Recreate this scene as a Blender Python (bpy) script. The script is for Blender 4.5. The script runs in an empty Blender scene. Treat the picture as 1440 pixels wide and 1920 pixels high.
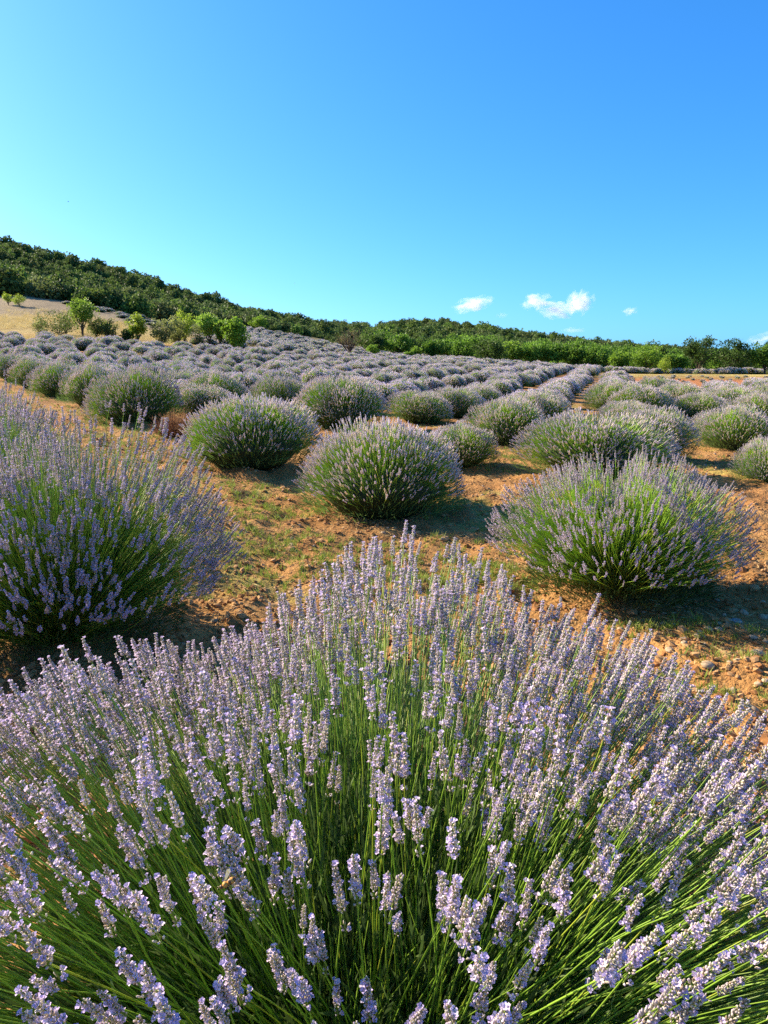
import bpy, math, random
import numpy as np
from mathutils import Vector, Matrix

rng = np.random.default_rng(11)
random.seed(11)
SC = bpy.context.scene
COL = SC.collection

# ------------------------------------------------------------------ camera, sky, sun, exposure
FPX = 1423.0                       # focal length in photograph pixels (1440 x 1920)
CAMH = 1.10
PITCH = math.atan(270.0 / FPX)
cam_d = bpy.data.cameras.new('camera')
cam_d.sensor_fit = 'VERTICAL'
cam_d.sensor_height = 24.0
cam_d.lens = 24.0 * FPX / 1920.0
cam_d.clip_start = 0.02
cam_d.clip_end = 9000.0
cam = bpy.data.objects.new('camera', cam_d)
COL.objects.link(cam)
cam.location = (0, 0, CAMH)
cam.rotation_euler = (math.radians(90) - PITCH, 0, 0)
SC.camera = cam

EXPOSURE = 1.30
SUN_EL = math.radians(29)
SUN_AZ = math.atan2(-0.875, 0.48)    # measured from +Y towards +X
sun_dir = Vector((math.sin(SUN_AZ) * math.cos(SUN_EL), math.cos(SUN_AZ) * math.cos(SUN_EL), math.sin(SUN_EL)))
world = bpy.data.worlds.new('World')
SC.world = world
world.use_nodes = True
wn, wl = world.node_tree.nodes, world.node_tree.links
wn.clear()
sky = wn.new('ShaderNodeTexSky')
sky.sky_type = 'NISHITA'
sky.sun_disc = False
sky.sun_elevation = SUN_EL
sky.sun_rotation = SUN_AZ
sky.altitude = 0
sky.air_density = 0.6
sky.dust_density = 1.0
sky.ozone_density = 1.0
# the phone picture's colour response, the same for the whole sky: a power and a gain per channel
sep = wn.new('ShaderNodeSeparateColor')
com = wn.new('ShaderNodeCombineColor')
wl.new(sky.outputs[0], sep.inputs[0])
for ch, (pw_, gain) in enumerate(((1.285, 0.058), (0.88, 0.222), (0.70, 0.47))):
    p_ = wn.new('ShaderNodeMath')
    p_.operation = 'POWER'
    p_.inputs[1].default_value = pw_
    g_ = wn.new('ShaderNodeMath')
    g_.operation = 'MULTIPLY'
    g_.inputs[1].default_value = gain * 10.0 / 2 ** EXPOSURE
    wl.new(sep.outputs[ch], p_.inputs[0])
    wl.new(p_.outputs[0], g_.inputs[0])
    wl.new(g_.outputs[0], com.inputs[ch])
bg = wn.new('ShaderNodeBackground')
bg.inputs['Strength'].default_value = 0.1
wo = wn.new('ShaderNodeOutputWorld')
wl.new(com.outputs[0], bg.inputs[0])
wl.new(bg.outputs[0], wo.inputs[0])

sun_d = bpy.data.lights.new('sun', 'SUN')
sun_d.energy = 5.0
sun_d.angle = math.radians(0.5)
sun_d.color = (1.0, 0.87, 0.66)
sun = bpy.data.objects.new('sun', sun_d)
COL.objects.link(sun)
sun.location = sun_dir * 50
sun.rotation_euler = sun_dir.to_track_quat('Z', 'Y').to_euler()

SC.view_settings.view_transform = 'Standard'
SC.view_settings.look = 'None'
SC.view_settings.gamma = 1.0
SC.view_settings.use_curve_mapping = False
SC.view_settings.exposure = EXPOSURE
SC.cycles.use_denoising = False
SC.cycles.max_bounces = 8
SC.cycles.diffuse_bounces = 3
SC.cycles.glossy_bounces = 2
SC.cycles.transmission_bounces = 4
SC.cycles.volume_bounces = 8
SC.cycles.transparent_max_bounces = 8

# ------------------------------------------------------------------ helpers
CP, SP = math.cos(PITCH), math.sin(PITCH)


def ray(u, v):
    x = (u - 720.0) / FPX
    q = -(v - 960.0) / FPX
    return np.array([x, CP + q * SP, -SP + q * CP])


def project(p):
    p = np.asarray(p, float)
    dx, dy, dz = p[..., 0], p[..., 1], p[..., 2] - CAMH
    depth = dy * CP - dz * SP
    up = dy * SP + dz * CP
    depth = np.where(np.abs(depth) < 1e-6, 1e-6, depth)
    return 720 + FPX * dx / depth, 960 - FPX * up / depth, depth


def make_mesh(name, V, faces, col=None, mats=(), smooth=False, fmat=None):
    V = np.asarray(V, np.float32)
    faces = [np.asarray(f, np.int32) for f in faces if len(f)]
    me = bpy.data.meshes.new(name)
    me.vertices.add(len(V))
    me.vertices.foreach_set('co', V.ravel())
    nl = sum(f.size for f in faces)
    npoly = sum(len(f) for f in faces)
    me.loops.add(nl)
    me.loops.foreach_set('vertex_index', np.concatenate([f.ravel() for f in faces]))
    me.polygons.add(npoly)
    starts, c = [], 0
    for f in faces:
        starts.append(c + np.arange(len(f)) * f.shape[1])
        c += f.size
    me.polygons.foreach_set('loop_start', np.concatenate(starts).astype(np.int32))
    if smooth:
        me.polygons.foreach_set('use_smooth', np.ones(npoly, bool))
    if col is not None:
        a = me.color_attributes.new('Col', 'FLOAT_COLOR', 'POINT')
        c4 = np.ones((len(V), 4), np.float32)
        c4[:, :3] = np.clip(col, 0, 1)
        a.data.foreach_set('color', c4.ravel())
    for m in mats:
        me.materials.append(m)
    if fmat is not None:
        me.polygons.foreach_set('material_index', np.asarray(fmat, np.int32))
    me.update(calc_edges=True)
    return me


def add_obj(name, data, parent=None, loc=None, rot=None, scl=None):
    o = bpy.data.objects.new(name, data)
    COL.objects.link(o)
    if parent is not None:
        o.parent = parent
    if loc is not None:
        o.location = loc
    if rot is not None:
        o.rotation_euler = rot
    if scl is not None:
        o.scale = scl
    return o


def tag(o, label=None, cat=None, group=None, kind=None):
    if label:
        o['label'] = label
    if cat:
        o['category'] = cat
    if group:
        o['group'] = group
    if kind:
        o['kind'] = kind
    return o


class Acc:
    """collects vertex / face / colour blocks into one mesh"""
    def __init__(s):
        s.V, s.C, s.F, s.n = [], [], {}, 0

    def add(s, V, F, C):
        V = np.asarray(V, float).reshape(-1, 3)
        s.V.append(V)
        C = np.asarray(C, float)
        s.C.append(np.broadcast_to(C, V.shape) if C.ndim == 1 else C)
        for f in F:
            f = np.asarray(f)
            if f.size:
                s.F.setdefault(f.shape[1], []).append(f + s.n)
        s.n += len(V)

    def mesh(s, name, mats, smooth=False):
        return make_mesh(name, np.concatenate(s.V), [np.concatenate(f) for f in s.F.values()], np.concatenate(s.C), mats, smooth)


def unit(a):
    return a / np.maximum(np.linalg.norm(a, axis=-1, keepdims=True), 1e-9)


def basis(d, twist):
    """columns X, Y, Z=d for each direction"""
    d = unit(d)
    ref = np.where(np.abs(d[:, 2:3]) > 0.95, np.array([[1.0, 0, 0]]), np.array([[0, 0, 1.0]]))
    x = unit(np.cross(ref, d))
    y = np.cross(d, x)
    c, s_ = np.cos(twist)[:, None], np.sin(twist)[:, None]
    return np.stack([x * c + y * s_, -x * s_ + y * c, d], axis=2)


def lattice(seed):
    r = np.random.default_rng(seed)
    return r.random((256, 256))


_LAT = [lattice(k) for k in range(6)]


def vnoise(x, y, k=0):
    x, y = np.asarray(x, float), np.asarray(y, float)
    xi, yi = np.floor(x).astype(int), np.floor(y).astype(int)
    fx, fy = x - xi, y - yi
    fx, fy = fx * fx * (3 - 2 * fx), fy * fy * (3 - 2 * fy)
    L = _LAT[k]
    a, b = L[xi & 255, yi & 255], L[(xi + 1) & 255, yi & 255]
    c, d = L[xi & 255, (yi + 1) & 255], L[(xi + 1) & 255, (yi + 1) & 255]
    return (a * (1 - fx) + b * fx) * (1 - fy) + (c * (1 - fx) + d * fx) * fy


# ------------------------------------------------------------------ materials
def new_mat(name):
    m = bpy.data.materials.new(name)
    m.use_nodes = True
    m.node_tree.nodes.clear()
    return m, m.node_tree.nodes, m.node_tree.links


def plant_mat(name, transl=0.3, rough=0.6, spec=0.3, vary=0.12, tint=(1, 1, 1), noise=0.0):
    m, n, l = new_mat(name)
    at = n.new('ShaderNodeAttribute')
    at.attribute_name = 'Col'
    oi = n.new('ShaderNodeObjectInfo')
    mr = n.new('ShaderNodeMapRange')
    mr.inputs['To Min'].default_value = 1 - vary
    mr.inputs['To Max'].default_value = 1 + vary
    l.new(oi.outputs['Random'], mr.inputs['Value'])
    mul = n.new('ShaderNodeVectorMath')
    mul.operation = 'SCALE'
    l.new(at.outputs['Color'], mul.inputs[0])
    l.new(mr.outputs[0], mul.inputs['Scale'])
    tn = n.new('ShaderNodeVectorMath')
    tn.operation = 'MULTIPLY'
    tn.inputs[1].default_value = tint
    l.new(mul.outputs[0], tn.inputs[0])
    p = n.new('ShaderNodeBsdfPrincipled')
    p.inputs['Roughness'].default_value = rough
    p.inputs['Specular IOR Level'].default_value = spec
    l.new(tn.outputs[0], p.inputs['Base Color'])
    out = n.new('ShaderNodeOutputMaterial')
    if transl > 0:
        t = n.new('ShaderNodeBsdfTranslucent')
        l.new(tn.outputs[0], t.inputs['Color'])
        mx = n.new('ShaderNodeMixShader')
        mx.inputs[0].default_value = transl
        l.new(p.outputs[0], mx.inputs[1])
        l.new(t.outputs[0], mx.inputs[2])
        l.new(mx.outputs[0], out.inputs[0])
    else:
        l.new(p.outputs[0], out.inputs[0])
    return m


M_FLOWER = plant_mat('lavender_flower', 0.30, 0.75, 0.15, 0.10, (1.18, 1.16, 1.16))
M_STEM = plant_mat('lavender_stem', 0.25, 0.42, 0.5, 0.10)
M_FOL = plant_mat('lavender_leaf', 0.25, 0.65, 0.3, 0.10)
M_CROWN = plant_mat('tree_leaf', 0.50, 0.55, 0.35, 0.12, (1.4, 1.36, 1.08))
M_SCRUB = plant_mat('scrub_leaf', 0.38, 0.65, 0.25, 0.30, (1.0, 1.02, 1.0))
M_GRASS = plant_mat('grass_blade', 0.35, 0.6, 0.3, 0.2)
M_STRAW = plant_mat('dry_twig', 0.15, 0.8, 0.15, 0.15)


def noise_mat(name, c1, c2, scale, rough=0.9, bump=0.3, bscale=None, coord='Object'):
    m, n, l = new_mat(name)
    tc = n.new('ShaderNodeTexCoord')
    nz = n.new('ShaderNodeTexNoise')
    nz.inputs['Scale'].default_value = scale
    nz.inputs['Detail'].default_value = 6
    l.new(tc.outputs[coord], nz.inputs['Vector'])
    mx = n.new('ShaderNodeMix')
    mx.data_type = 'RGBA'
    mx.inputs['A'].default_value = (*c1, 1)
    mx.inputs['B'].default_value = (*c2, 1)
    cr = n.new('ShaderNodeMapRange')
    cr.inputs['From Min'].default_value = 0.3
    cr.inputs['From Max'].default_value = 0.7
    l.new(nz.outputs[0], cr.inputs[0])
    l.new(cr.outputs[0], mx.inputs['Factor'])
    p = n.new('ShaderNodeBsdfPrincipled')
    p.inputs['Roughness'].default_value = rough
    p.inputs['Specular IOR Level'].default_value = 0.2
    l.new(mx.outputs['Result'], p.inputs['Base Color'])
    b = n.new('ShaderNodeBump')
    b.inputs['Strength'].default_value = bump
    nb = n.new('ShaderNodeTexNoise')
    nb.inputs['Scale'].default_value = bscale or scale * 3
    nb.inputs['Detail'].default_value = 5
    l.new(tc.outputs[coord], nb.inputs['Vector'])
    l.new(nb.outputs[0], b.inputs['Height'])
    l.new(b.outputs[0], p.inputs['Normal'])
    out = n.new('ShaderNodeOutputMaterial')
    l.new(p.outputs[0], out.inputs[0])
    return m


M_BARK = noise_mat('bark', (0.05, 0.035, 0.025), (0.13, 0.095, 0.07), 9, 0.95, 0.6)
M_STONE = noise_mat('pale_stone', (0.30, 0.20, 0.12), (0.50, 0.37, 0.24), 1.6, 0.85, 0.4, 9)
M_STONE2 = noise_mat('grey_stone', (0.24, 0.24, 0.25), (0.36, 0.35, 0.34), 22, 0.75, 0.3)
M_CLOD = noise_mat('soil_clod', (0.20, 0.085, 0.030), (0.39, 0.18, 0.062), 1.5, 0.95, 0.6, 6)
M_CLOD2 = noise_mat('soil_crumb', (0.34, 0.175, 0.070), (0.50, 0.29, 0.125), 1.5, 0.95, 0.6, 6)


def soil_mat():
    m, n, l = new_mat('soil')
    at = n.new('ShaderNodeAttribute')
    at.attribute_name = 'Col'
    tc = n.new('ShaderNodeTexCoord')
    n1 = n.new('ShaderNodeTexNoise')
    n1.inputs['Scale'].default_value = 2.2
    n1.inputs['Detail'].default_value = 9
    n1.inputs['Roughness'].default_value = 0.68
    n2 = n.new('ShaderNodeTexNoise')
    n2.inputs['Scale'].default_value = 26
    n2.inputs['Detail'].default_value = 6
    n2.inputs['Roughness'].default_value = 0.7
    for q in (n1, n2):
        l.new(tc.outputs['Object'], q.inputs['Vector'])
    mr = n.new('ShaderNodeMapRange')
    mr.inputs['From Min'].default_value = 0.3
    mr.inputs['From Max'].default_value = 0.7
    mr.inputs['To Min'].default_value = 0.68
    mr.inputs['To Max'].default_value = 1.28
    l.new(n1.outputs[0], mr.inputs[0])
    mr2 = n.new('ShaderNodeMapRange')
    mr2.inputs['From Min'].default_value = 0.3
    mr2.inputs['From Max'].default_value = 0.7
    mr2.inputs['To Min'].default_value = 0.7
    mr2.inputs['To Max'].default_value = 1.3
    l.new(n2.outputs[0], mr2.inputs[0])
    mu = n.new('ShaderNodeMath')
    mu.operation = 'MULTIPLY'
    l.new(mr.outputs[0], mu.inputs[0])
    l.new(mr2.outputs[0], mu.inputs[1])
    sc = n.new('ShaderNodeVectorMath')
    sc.operation = 'SCALE'
    l.new(at.outputs['Color'], sc.inputs[0])
    l.new(mu.outputs[0], sc.inputs['Scale'])
    p = n.new('ShaderNodeBsdfPrincipled')
    p.inputs['Roughness'].default_value = 0.95
    p.inputs['Specular IOR Level'].default_value = 0.1
    l.new(sc.outputs[0], p.inputs['Base Color'])
    b = n.new('ShaderNodeBump')
    b.inputs['Strength'].default_value = 0.9
    b.inputs['Distance'].default_value = 0.03
    n3 = n.new('ShaderNodeTexNoise')
    n3.inputs['Scale'].default_value = 38
    n3.inputs['Detail'].default_value = 5
    n3.inputs['Roughness'].default_value = 0.6
    l.new(tc.outputs['Object'], n3.inputs['Vector'])
    l.new(n3.outputs[0], b.inputs['Height'])
    l.new(b.outputs[0], p.inputs['Normal'])
    out = n.new('ShaderNodeOutputMaterial')
    l.new(p.outputs[0], out.inputs[0])
    return m


M_SOIL = soil_mat()

# ------------------------------------------------------------------ geometry-node scatter (for stuff)
PROTO = bpy.data.collections.new('scatter_shapes')     # shapes used only through geometry nodes


def scatter(name, pts, eul, scl, pick, meshes, parent=None, kind='stuff'):
    key = name + '_shapes'
    c = bpy.data.collections.new(key)
    for i, me in enumerate(meshes):
        c.objects.link(bpy.data.objects.new('%s_shape_%02d' % (name, i), me))
    me = bpy.data.meshes.new(name + '_points')
    n_ = len(pts)
    me.vertices.add(n_)
    me.vertices.foreach_set('co', np.asarray(pts, np.float32).ravel())
    a = me.attributes.new('rot', 'FLOAT_VECTOR', 'POINT')
    a.data.foreach_set('vector', np.asarray(eul, np.float32).ravel())
    scl = np.asarray(scl, np.float32)
    if scl.ndim == 1:
        scl = np.repeat(scl[:, None], 3, 1)
    a = me.attributes.new('scl', 'FLOAT_VECTOR', 'POINT')
    a.data.foreach_set('vector', scl.ravel())
    a = me.attributes.new('pick', 'INT', 'POINT')
    a.data.foreach_set('value', np.asarray(pick, np.int32))
    o = add_obj(name, me, parent)
    ng = bpy.data.node_groups.new(name + '_nodes', 'GeometryNodeTree')
    ng.interface.new_socket('Geometry', in_out='INPUT', socket_type='NodeSocketGeometry')
    ng.interface.new_socket('Geometry', in_out='OUTPUT', socket_type='NodeSocketGeometry')
    n, l = ng.nodes, ng.links
    gi, go = n.new('NodeGroupInput'), n.new('NodeGroupOutput')
    ci = n.new('GeometryNodeCollectionInfo')
    ci.inputs['Collection'].default_value = c
    ci.inputs['Separate Children'].default_value = True
    ci.inputs['Reset Children'].default_value = True
    ip = n.new('GeometryNodeInstanceOnPoints')
    ip.inputs['Pick Instance'].default_value = True
    l.new(gi.outputs[0], ip.inputs['Points'])
    l.new(ci.outputs[0], ip.inputs['Instance'])
    for nm, ty, sock in (('rot', 'FLOAT_VECTOR', 'Rotation'), ('scl', 'FLOAT_VECTOR', 'Scale'), ('pick', 'INT', 'Instance Index')):
        na = n.new('GeometryNodeInputNamedAttribute')
        na.data_type = ty
        na.inputs['Name'].default_value = nm
        l.new(na.outputs['Attribute'], ip.inputs[sock])
    l.new(ip.outputs[0], go.inputs[0])
    mod = o.modifiers.new('scatter', 'NODES')
    mod.node_group = ng
    if kind:
        o['kind'] = kind
    return o


def eulers(B):
    return np.array([Matrix(b.tolist()).to_euler() for b in B])


# ------------------------------------------------------------------ terrain
CTRL = []                                # (x, y, z)


def G(y):
    """estimated distance -> distance used: the field is shorter than first paced out"""
    return np.interp(y, [-100, 20, 130, 450, 2000], [-100, 20, 86, 430, 2000])


def ctl(u, y, v):
    y = float(G(y))
    r = ray(u, v)
    t = y / r[1]
    CTRL.append((r[0] * t, y, CAMH + r[2] * t))


for a in ((720, 5.4, 985), (1165, 3.4, 1140), (475, 7.0, 892), (257, 10.5, 802), (115, 16, 748), (8, 22, 708),
          (0, 58, 632), (250, 60, 644), (450, 61, 661), (650, 82, 670), (850, 100, 678), (1000, 102, 688), (1150, 100, 699),
          (1320, 95, 703), (1440, 92, 702), (1300, 28, 752), (1440, 27, 757), (950, 30, 733), (700, 30, 722), (1100, 28, 746), (1300, 45, 720), (1440, 45, 722), (1300, 62, 704), (1440, 62, 706), (430, 33, 703), (280, 39, 682), (900, 60, 698),
          (0, 95, 578), (40, 112, 552), (0, 150, 530), (0, 235, 470), (0, 310, 478), (-300, 230, 370), (-300, 100, 570),
          (240, 105, 592), (330, 130, 606), (480, 150, 616), (600, 190, 636),
          (200, 300, 516), (320, 330, 553), (400, 350, 579), (500, 380, 606), (570, 400, 622), (620, 420, 630), (665, 420, 632),
          (120, 180, 545), (250, 200, 560), (400, 230, 592),
          (700, 180, 664), (850, 180, 668), (1000, 180, 678), (1300, 180, 694), (1600, 180, 698),
          (710, 435, 622), (770, 450, 613), (850, 450, 614), (1000, 450, 638), (1150, 450, 655), (1280, 450, 666), (1440, 450, 676), (1700, 450, 684)):
    ctl(*a)
CTRL += [(0, 1, 0), (0, -1, 0), (1.5, 0.5, 0), (-1.3, 2.8, 0.05), (-2.4, 4.6, 0.12), (-3.6, 6.4, 0.22), (3, 2, -0.03), (2.5, 7, 0.05), (-30, -20, 2.0), (40, -20, -0.5), (0, -60, 0),
         (-120, 0, 12), (200, 0, -1), (-420, 300, 60), (-200, 650, 10), (0, 800, 4), (300, 800, 3), (700, 500, 4), (900, 1400, 0), (-900, 1400, 0), (0, 1500, 0), (-1000, 0, 20), (1000, 0, 0)]
CTRL = np.array(CTRL)


def warp(x, y):
    x, y = np.asarray(x, float), np.asarray(y, float)
    return np.stack([2.2 * np.arcsinh(1.6 * x / np.sqrt(y * y + 150.0)), np.arcsinh(y / 12.0)], -1)


def _tps(d):
    return np.where(d > 1e-9, d * d * np.log(np.maximum(d, 1e-9)), 0)


_CW = warp(CTRL[:, 0], CTRL[:, 1])
_N = len(CTRL)
_A = np.zeros((_N + 3, _N + 3))
_A[:_N, :_N] = _tps(np.linalg.norm(_CW[:, None] - _CW[None], axis=-1)) + np.eye(_N) * 2e-3
_A[:_N, _N] = 1
_A[:_N, _N + 1:] = _CW
_A[_N, :_N] = 1
_A[_N + 1:, :_N] = _CW.T
_S = np.maximum(1.0, np.hypot(CTRL[:, 0], CTRL[:, 1]) * 0.06)      # work in relief relative to distance
_Wt = np.linalg.solve(_A, np.concatenate([CTRL[:, 2] / _S, np.zeros(3)]))


def T(x, y):
    x, y = np.asarray(x, float), np.asarray(y, float)
    sh = x.shape
    xf, yf = x.ravel(), y.ravel()
    out = np.empty(len(xf))
    for s in range(0, len(xf), 20000):
        w = warp(xf[s:s + 20000], yf[s:s + 20000])
        k = _tps(np.linalg.norm(w[:, None] - _CW[None], axis=-1))
        out[s:s + 20000] = k @ _Wt[:_N] + _Wt[_N] + w @ _Wt[_N + 1:]
    sc = np.maximum(1.0, np.hypot(xf, yf) * 0.06)
    return (out * sc).reshape(sh)


def Tp(x, y):
    return float(T(np.array([x]), np.array([y]))[0])


def hit(u, v):
    """point on the terrain seen at a photograph pixel"""
    r = ray(u, v)
    t = np.concatenate([np.linspace(0.3, 30, 600), np.linspace(30, 200, 600)])
    P = np.array([0, 0, CAMH]) + t[:, None] * r
    below = P[:, 2] < T(P[:, 0], P[:, 1])
    k = int(np.argmax(below)) if below.any() else len(t) - 1
    return P[k]


D_FRONT = np.array([-0.513, 0.858])       # the field edge: the row ends lie along it
D_ROW = np.array([0.284, 0.959])          # the rows run this way


def soil_relief(x, y):
    near = np.clip((22 - np.hypot(x, y)) / 10, 0, 1)
    c = x * 0.858 + y * 0.513
    fur = np.sin(c * 15 + 3.5 * vnoise(x * 1.3, y * 1.3, 1)) * 0.012 * (0.3 + vnoise(x * 0.9 + 5, y * 0.9, 2))
    lum = (vnoise(x * 3.1, y * 3.1, 0) - 0.5) * 0.05 + (vnoise(x * 8, y * 8, 3) - 0.5) * 0.032 + (vnoise(x * 19, y * 19, 4) - 0.5) * 0.018
    return (fur * 1.5 + lum * 1.35) * near


def graded(a, b, step, far_lo, far_hi, g=1.12):
    core = list(np.arange(a, b, step))
    s, x = step, core[-1]
    hi = []
    while x < far_hi:
        s *= g
        x += s
        hi.append(x)
    s, x = step, core[0]
    lo = []
    while x > far_lo:
        s *= g
        x -= s
        lo.append(x)
    return np.array(lo[::-1] + core + hi)


gx = graded(-3.0, 4.6, 0.035, -1500, 1600, 1.075)
gy = graded(1.2, 10.0, 0.035, -60, 2600, 1.055)
GX, GY = np.meshgrid(gx, gy)
GZ = T(GX, GY) + soil_relief(GX, GY)
nx, ny = len(gx), len(gy)
ii = (np.arange(ny - 1)[:, None] * nx + np.arange(nx - 1)[None]).ravel()
quads = np.stack([ii, ii + 1, ii + nx + 1, ii + nx], 1)

PU, PV, PD = project(np.stack([GX, GY, GZ], -1))
SL = GX / np.maximum(GY, 0.5)


def field_far(s):
    """far edge of the lavender for a bearing x/y"""
    return G(np.interp(s, [-0.6, -0.2, -0.10, -0.03, 0.02, 0.2, 0.27, 0.30, 0.36, 0.55], [57, 59, 66, 78, 88, 94, 90, 46, 40, 36]))


c_soil = np.array([0.39, 0.185, 0.058])
c_dark = np.array([0.22, 0.095, 0.034])
c_pale = np.array([0.48, 0.28, 0.105])
c_dry = np.array([0.40, 0.28, 0.10])
c_tan = np.array([0.27, 0.20, 0.12])
c_green = np.array([0.27, 0.27, 0.060])
c_forest = np.array([0.045, 0.055, 0.02])
a1 = vnoise(GX * 0.9, GY * 0.9, 2)[..., None]
a2 = vnoise(GX * 4.3, GY * 4.3, 5)[..., None]
colr = c_soil * (1 - a1) + c_dark * a1
colr = colr * (1 - 0.5 * a2) + c_pale * 0.5 * a2
gm = np.clip((vnoise(GX * 1.1 + 40, GY * 1.1, 3) * 0.6 + vnoise(GX * 5, GY * 5, 1) * 0.5 - 0.74) * 4, 0, 0.5)[..., None]
colr = colr * (1 - gm) + c_green * gm
D = np.hypot(GX, GY)
beyond = np.clip((GY - field_far(SL)) / 4.0, 0, 1)[..., None]
red_field = (SL > 0.27) & (GY < 44)
dry = c_dry * (0.75 + 0.5 * vnoise(GX * 0.25, GY * 0.25, 4)[..., None])
dry = np.where(((SL < -0.1) & (GY > 59))[..., None], c_tan * (0.8 + 0.4 * a1), dry)
dry = np.where(red_field[..., None], np.array([0.43, 0.17, 0.06]), dry)
dry = np.where(((SL > 0.27) & (GY >= 44) & (GY < 53))[..., None], np.array([0.55, 0.42, 0.13]), dry)
colr = colr * (1 - beyond) + dry * beyond


def forest_amount(x, y):
    """1 where the hills are wooded"""
    s = x / np.maximum(y, 1.0)
    edge = np.interp(s, [-1.2, -0.52, -0.44, -0.32, -0.26, -0.16, -0.08, 0.0, 0.1, 0.6], [95, 114, 112, 112, 134, 158, 196, 150, 132, 128])
    edge = G(edge) + 7 * (vnoise(x * 0.07, y * 0.07, 2) - 0.5)
    return (y - edge)


fm = np.clip(forest_amount(GX, GY) / 6, 0, 1)[..., None]
colr = colr * (1 - fm) + c_forest * fm
g_me = make_mesh('ground', np.stack([GX.ravel(), GY.ravel(), GZ.ravel()], 1), [quads], colr.reshape(-1, 3), [M_SOIL], True)
ground = add_obj('ground', g_me)
tag(ground, 'orange tilled earth with stones and weeds, rising to wooded hills', 'ground', kind='structure')


def ground_z(x, y):
    x, y = np.asarray(x, float), np.asarray(y, float)
    return T(x, y) + soil_relief(x, y)


# ------------------------------------------------------------------ lavender: shapes
LILAC = np.array([[0.60, 0.48, 0.74], [0.68, 0.55, 0.76], [0.74, 0.62, 0.76], [0.54, 0.44, 0.73]])
CALYX_LO = np.array([[0.54, 0.50, 0.31], [0.60, 0.52, 0.36], [0.48, 0.48, 0.27]])
CALYX_HI = np.array([[0.65, 0.55, 0.64], [0.70, 0.59, 0.59], [0.59, 0.50, 0.64], [0.72, 0.66, 0.58]])
SPENT = np.array([0.40, 0.31, 0.22])


def bud(acc, p, d, L, r, c0, c1, rs):
    B = basis(d[None], np.array([rs.random() * 6.28]))[0]
    V, C = [[0, 0, 0]], [c0]
    for z, k, cc in ((0.35, 1.0, 0.3), (0.80, 0.66, 0.85)):
        for j in range(4):
            a = j * math.pi / 2 + z
            V.append([math.cos(a) * r * k, math.sin(a) * r * k, z * L])
            C.append(c0 * (1 - cc) + c1 * cc)
    V.append([0, 0, L])
    C.append(c1 * 0.8)
    V = np.array(V) @ B.T + p
    q = [[1 + j, 1 + (j + 1) % 4, 5 + (j + 1) % 4, 5 + j] for j in range(4)]
    t = [[0, 1 + (j + 1) % 4, 1 + j] for j in range(4)] + [[5 + j, 5 + (j + 1) % 4, 9] for j in range(4)]
    acc.add(V, [np.array(q), np.array(t)], np.array(C))


def corolla(acc, p, d, size, c, rs):
    B = basis(d[None], np.array([rs.random() * 6.28]))[0]
    V, F, C = [], [], []
    for j in range(5):
        a = j * 2 * math.pi / 5 + rs.uniform(-0.2, 0.2)
        o = np.array([math.cos(a), math.sin(a), 0])
        s = np.array([-math.sin(a), math.cos(a), 0])
        sz = size * rs.uniform(0.75, 1.15)
        k = len(V)
        V += [o * 0.15 * size, o * sz * 0.7 + s * sz * 0.42 + np.array([0, 0, sz * 0.75]), o * sz * 1.05 + np.array([0, 0, sz * 0.65]), o * sz * 0.7 - s * sz * 0.42 + np.array([0, 0, sz * 0.75])]
        F.append([k, k + 1, k + 2, k + 3])
        cc = c * rs.uniform(0.88, 1.12)
        C += [cc * 0.75, cc, cc * 1.06, cc]
    acc.add(np.array(V) @ B.T + p, [np.array(F)], np.array(C))


def flower_spike(seed):
    """one lavender flower head along +Z, whorls of woolly calyces with open lilac corollas"""
    rs = np.random.default_rng(seed)
    acc = Acc()
    nw = rs.integers(7, 13)
    spent = rs.choice([0.02, 0.05, 0.18])
    L = nw * rs.uniform(0.0060, 0.0072)
    bloom = rs.uniform(0.06, 0.30)
    z = 0.0
    zs = [k * L / nw for k in range(nw)]
    if rs.random() < 0.65:
        zs = [-rs.uniform(0.012, 0.03)] + zs
    # central stalk
    st = min(zs) - 0.004
    ring = np.array([[math.cos(a), math.sin(a), 0] for a in (0, 2.09, 4.19)]) * 0.0010
    acc.add(np.concatenate([ring + [0, 0, st], ring * 0.7 + [0, 0, L]]), [np.array([[0, 1, 4, 3], [1, 2, 5, 4], [2, 0, 3, 5]])], np.array([0.20, 0.28, 0.06]))
    for wi, z in enumerate(zs):
        f = max(0.0, z / L)
        low = z < 0
        nb = int(rs.integers(4, 6)) if low else int(round((9 - 4 * f ** 2) * rs.uniform(0.9, 1.1)))
        rad = 0.0026 * (1 - 0.45 * f)
        ph = rs.random() * 6.28
        for j in range(nb):
            a = ph + j * 2 * math.pi / nb + rs.uniform(-0.3, 0.3)
            tilt = math.radians(rs.uniform(20, 50) * (1 - 0.45 * f))
            d = np.array([math.cos(a) * math.sin(tilt), math.sin(a) * math.sin(tilt), math.cos(tilt)])
            p = np.array([math.cos(a) * rad, math.sin(a) * rad, z + rs.uniform(-0.0016, 0.0016)])
            bl = rs.uniform(0.0058, 0.0082) * (1 - 0.25 * f)
            c0 = CALYX_LO[rs.integers(3)] * rs.uniform(0.85, 1.1)
            c1 = CALYX_HI[rs.integers(4)] * rs.uniform(0.80, 1.12)
            if rs.random() < spent:
                c0, c1 = SPENT * rs.uniform(0.7, 1.2), SPENT * rs.uniform(0.6, 1.2)
            bud(acc, p, d, bl, rs.uniform(0.0013, 0.0018), c0, c1, rs)
            if rs.random() < bloom * (1.3 - 0.5 * f):
                corolla(acc, p + d * bl * 0.85, unit(d + np.array([0, 0, 0.3])), rs.uniform(0.0030, 0.0042), LILAC[rs.integers(4)], rs)
    return acc.mesh('flower_spike', [M_FLOWER])


SPIKES = [flower_spike(100 + k) for k in range(20)]


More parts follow.
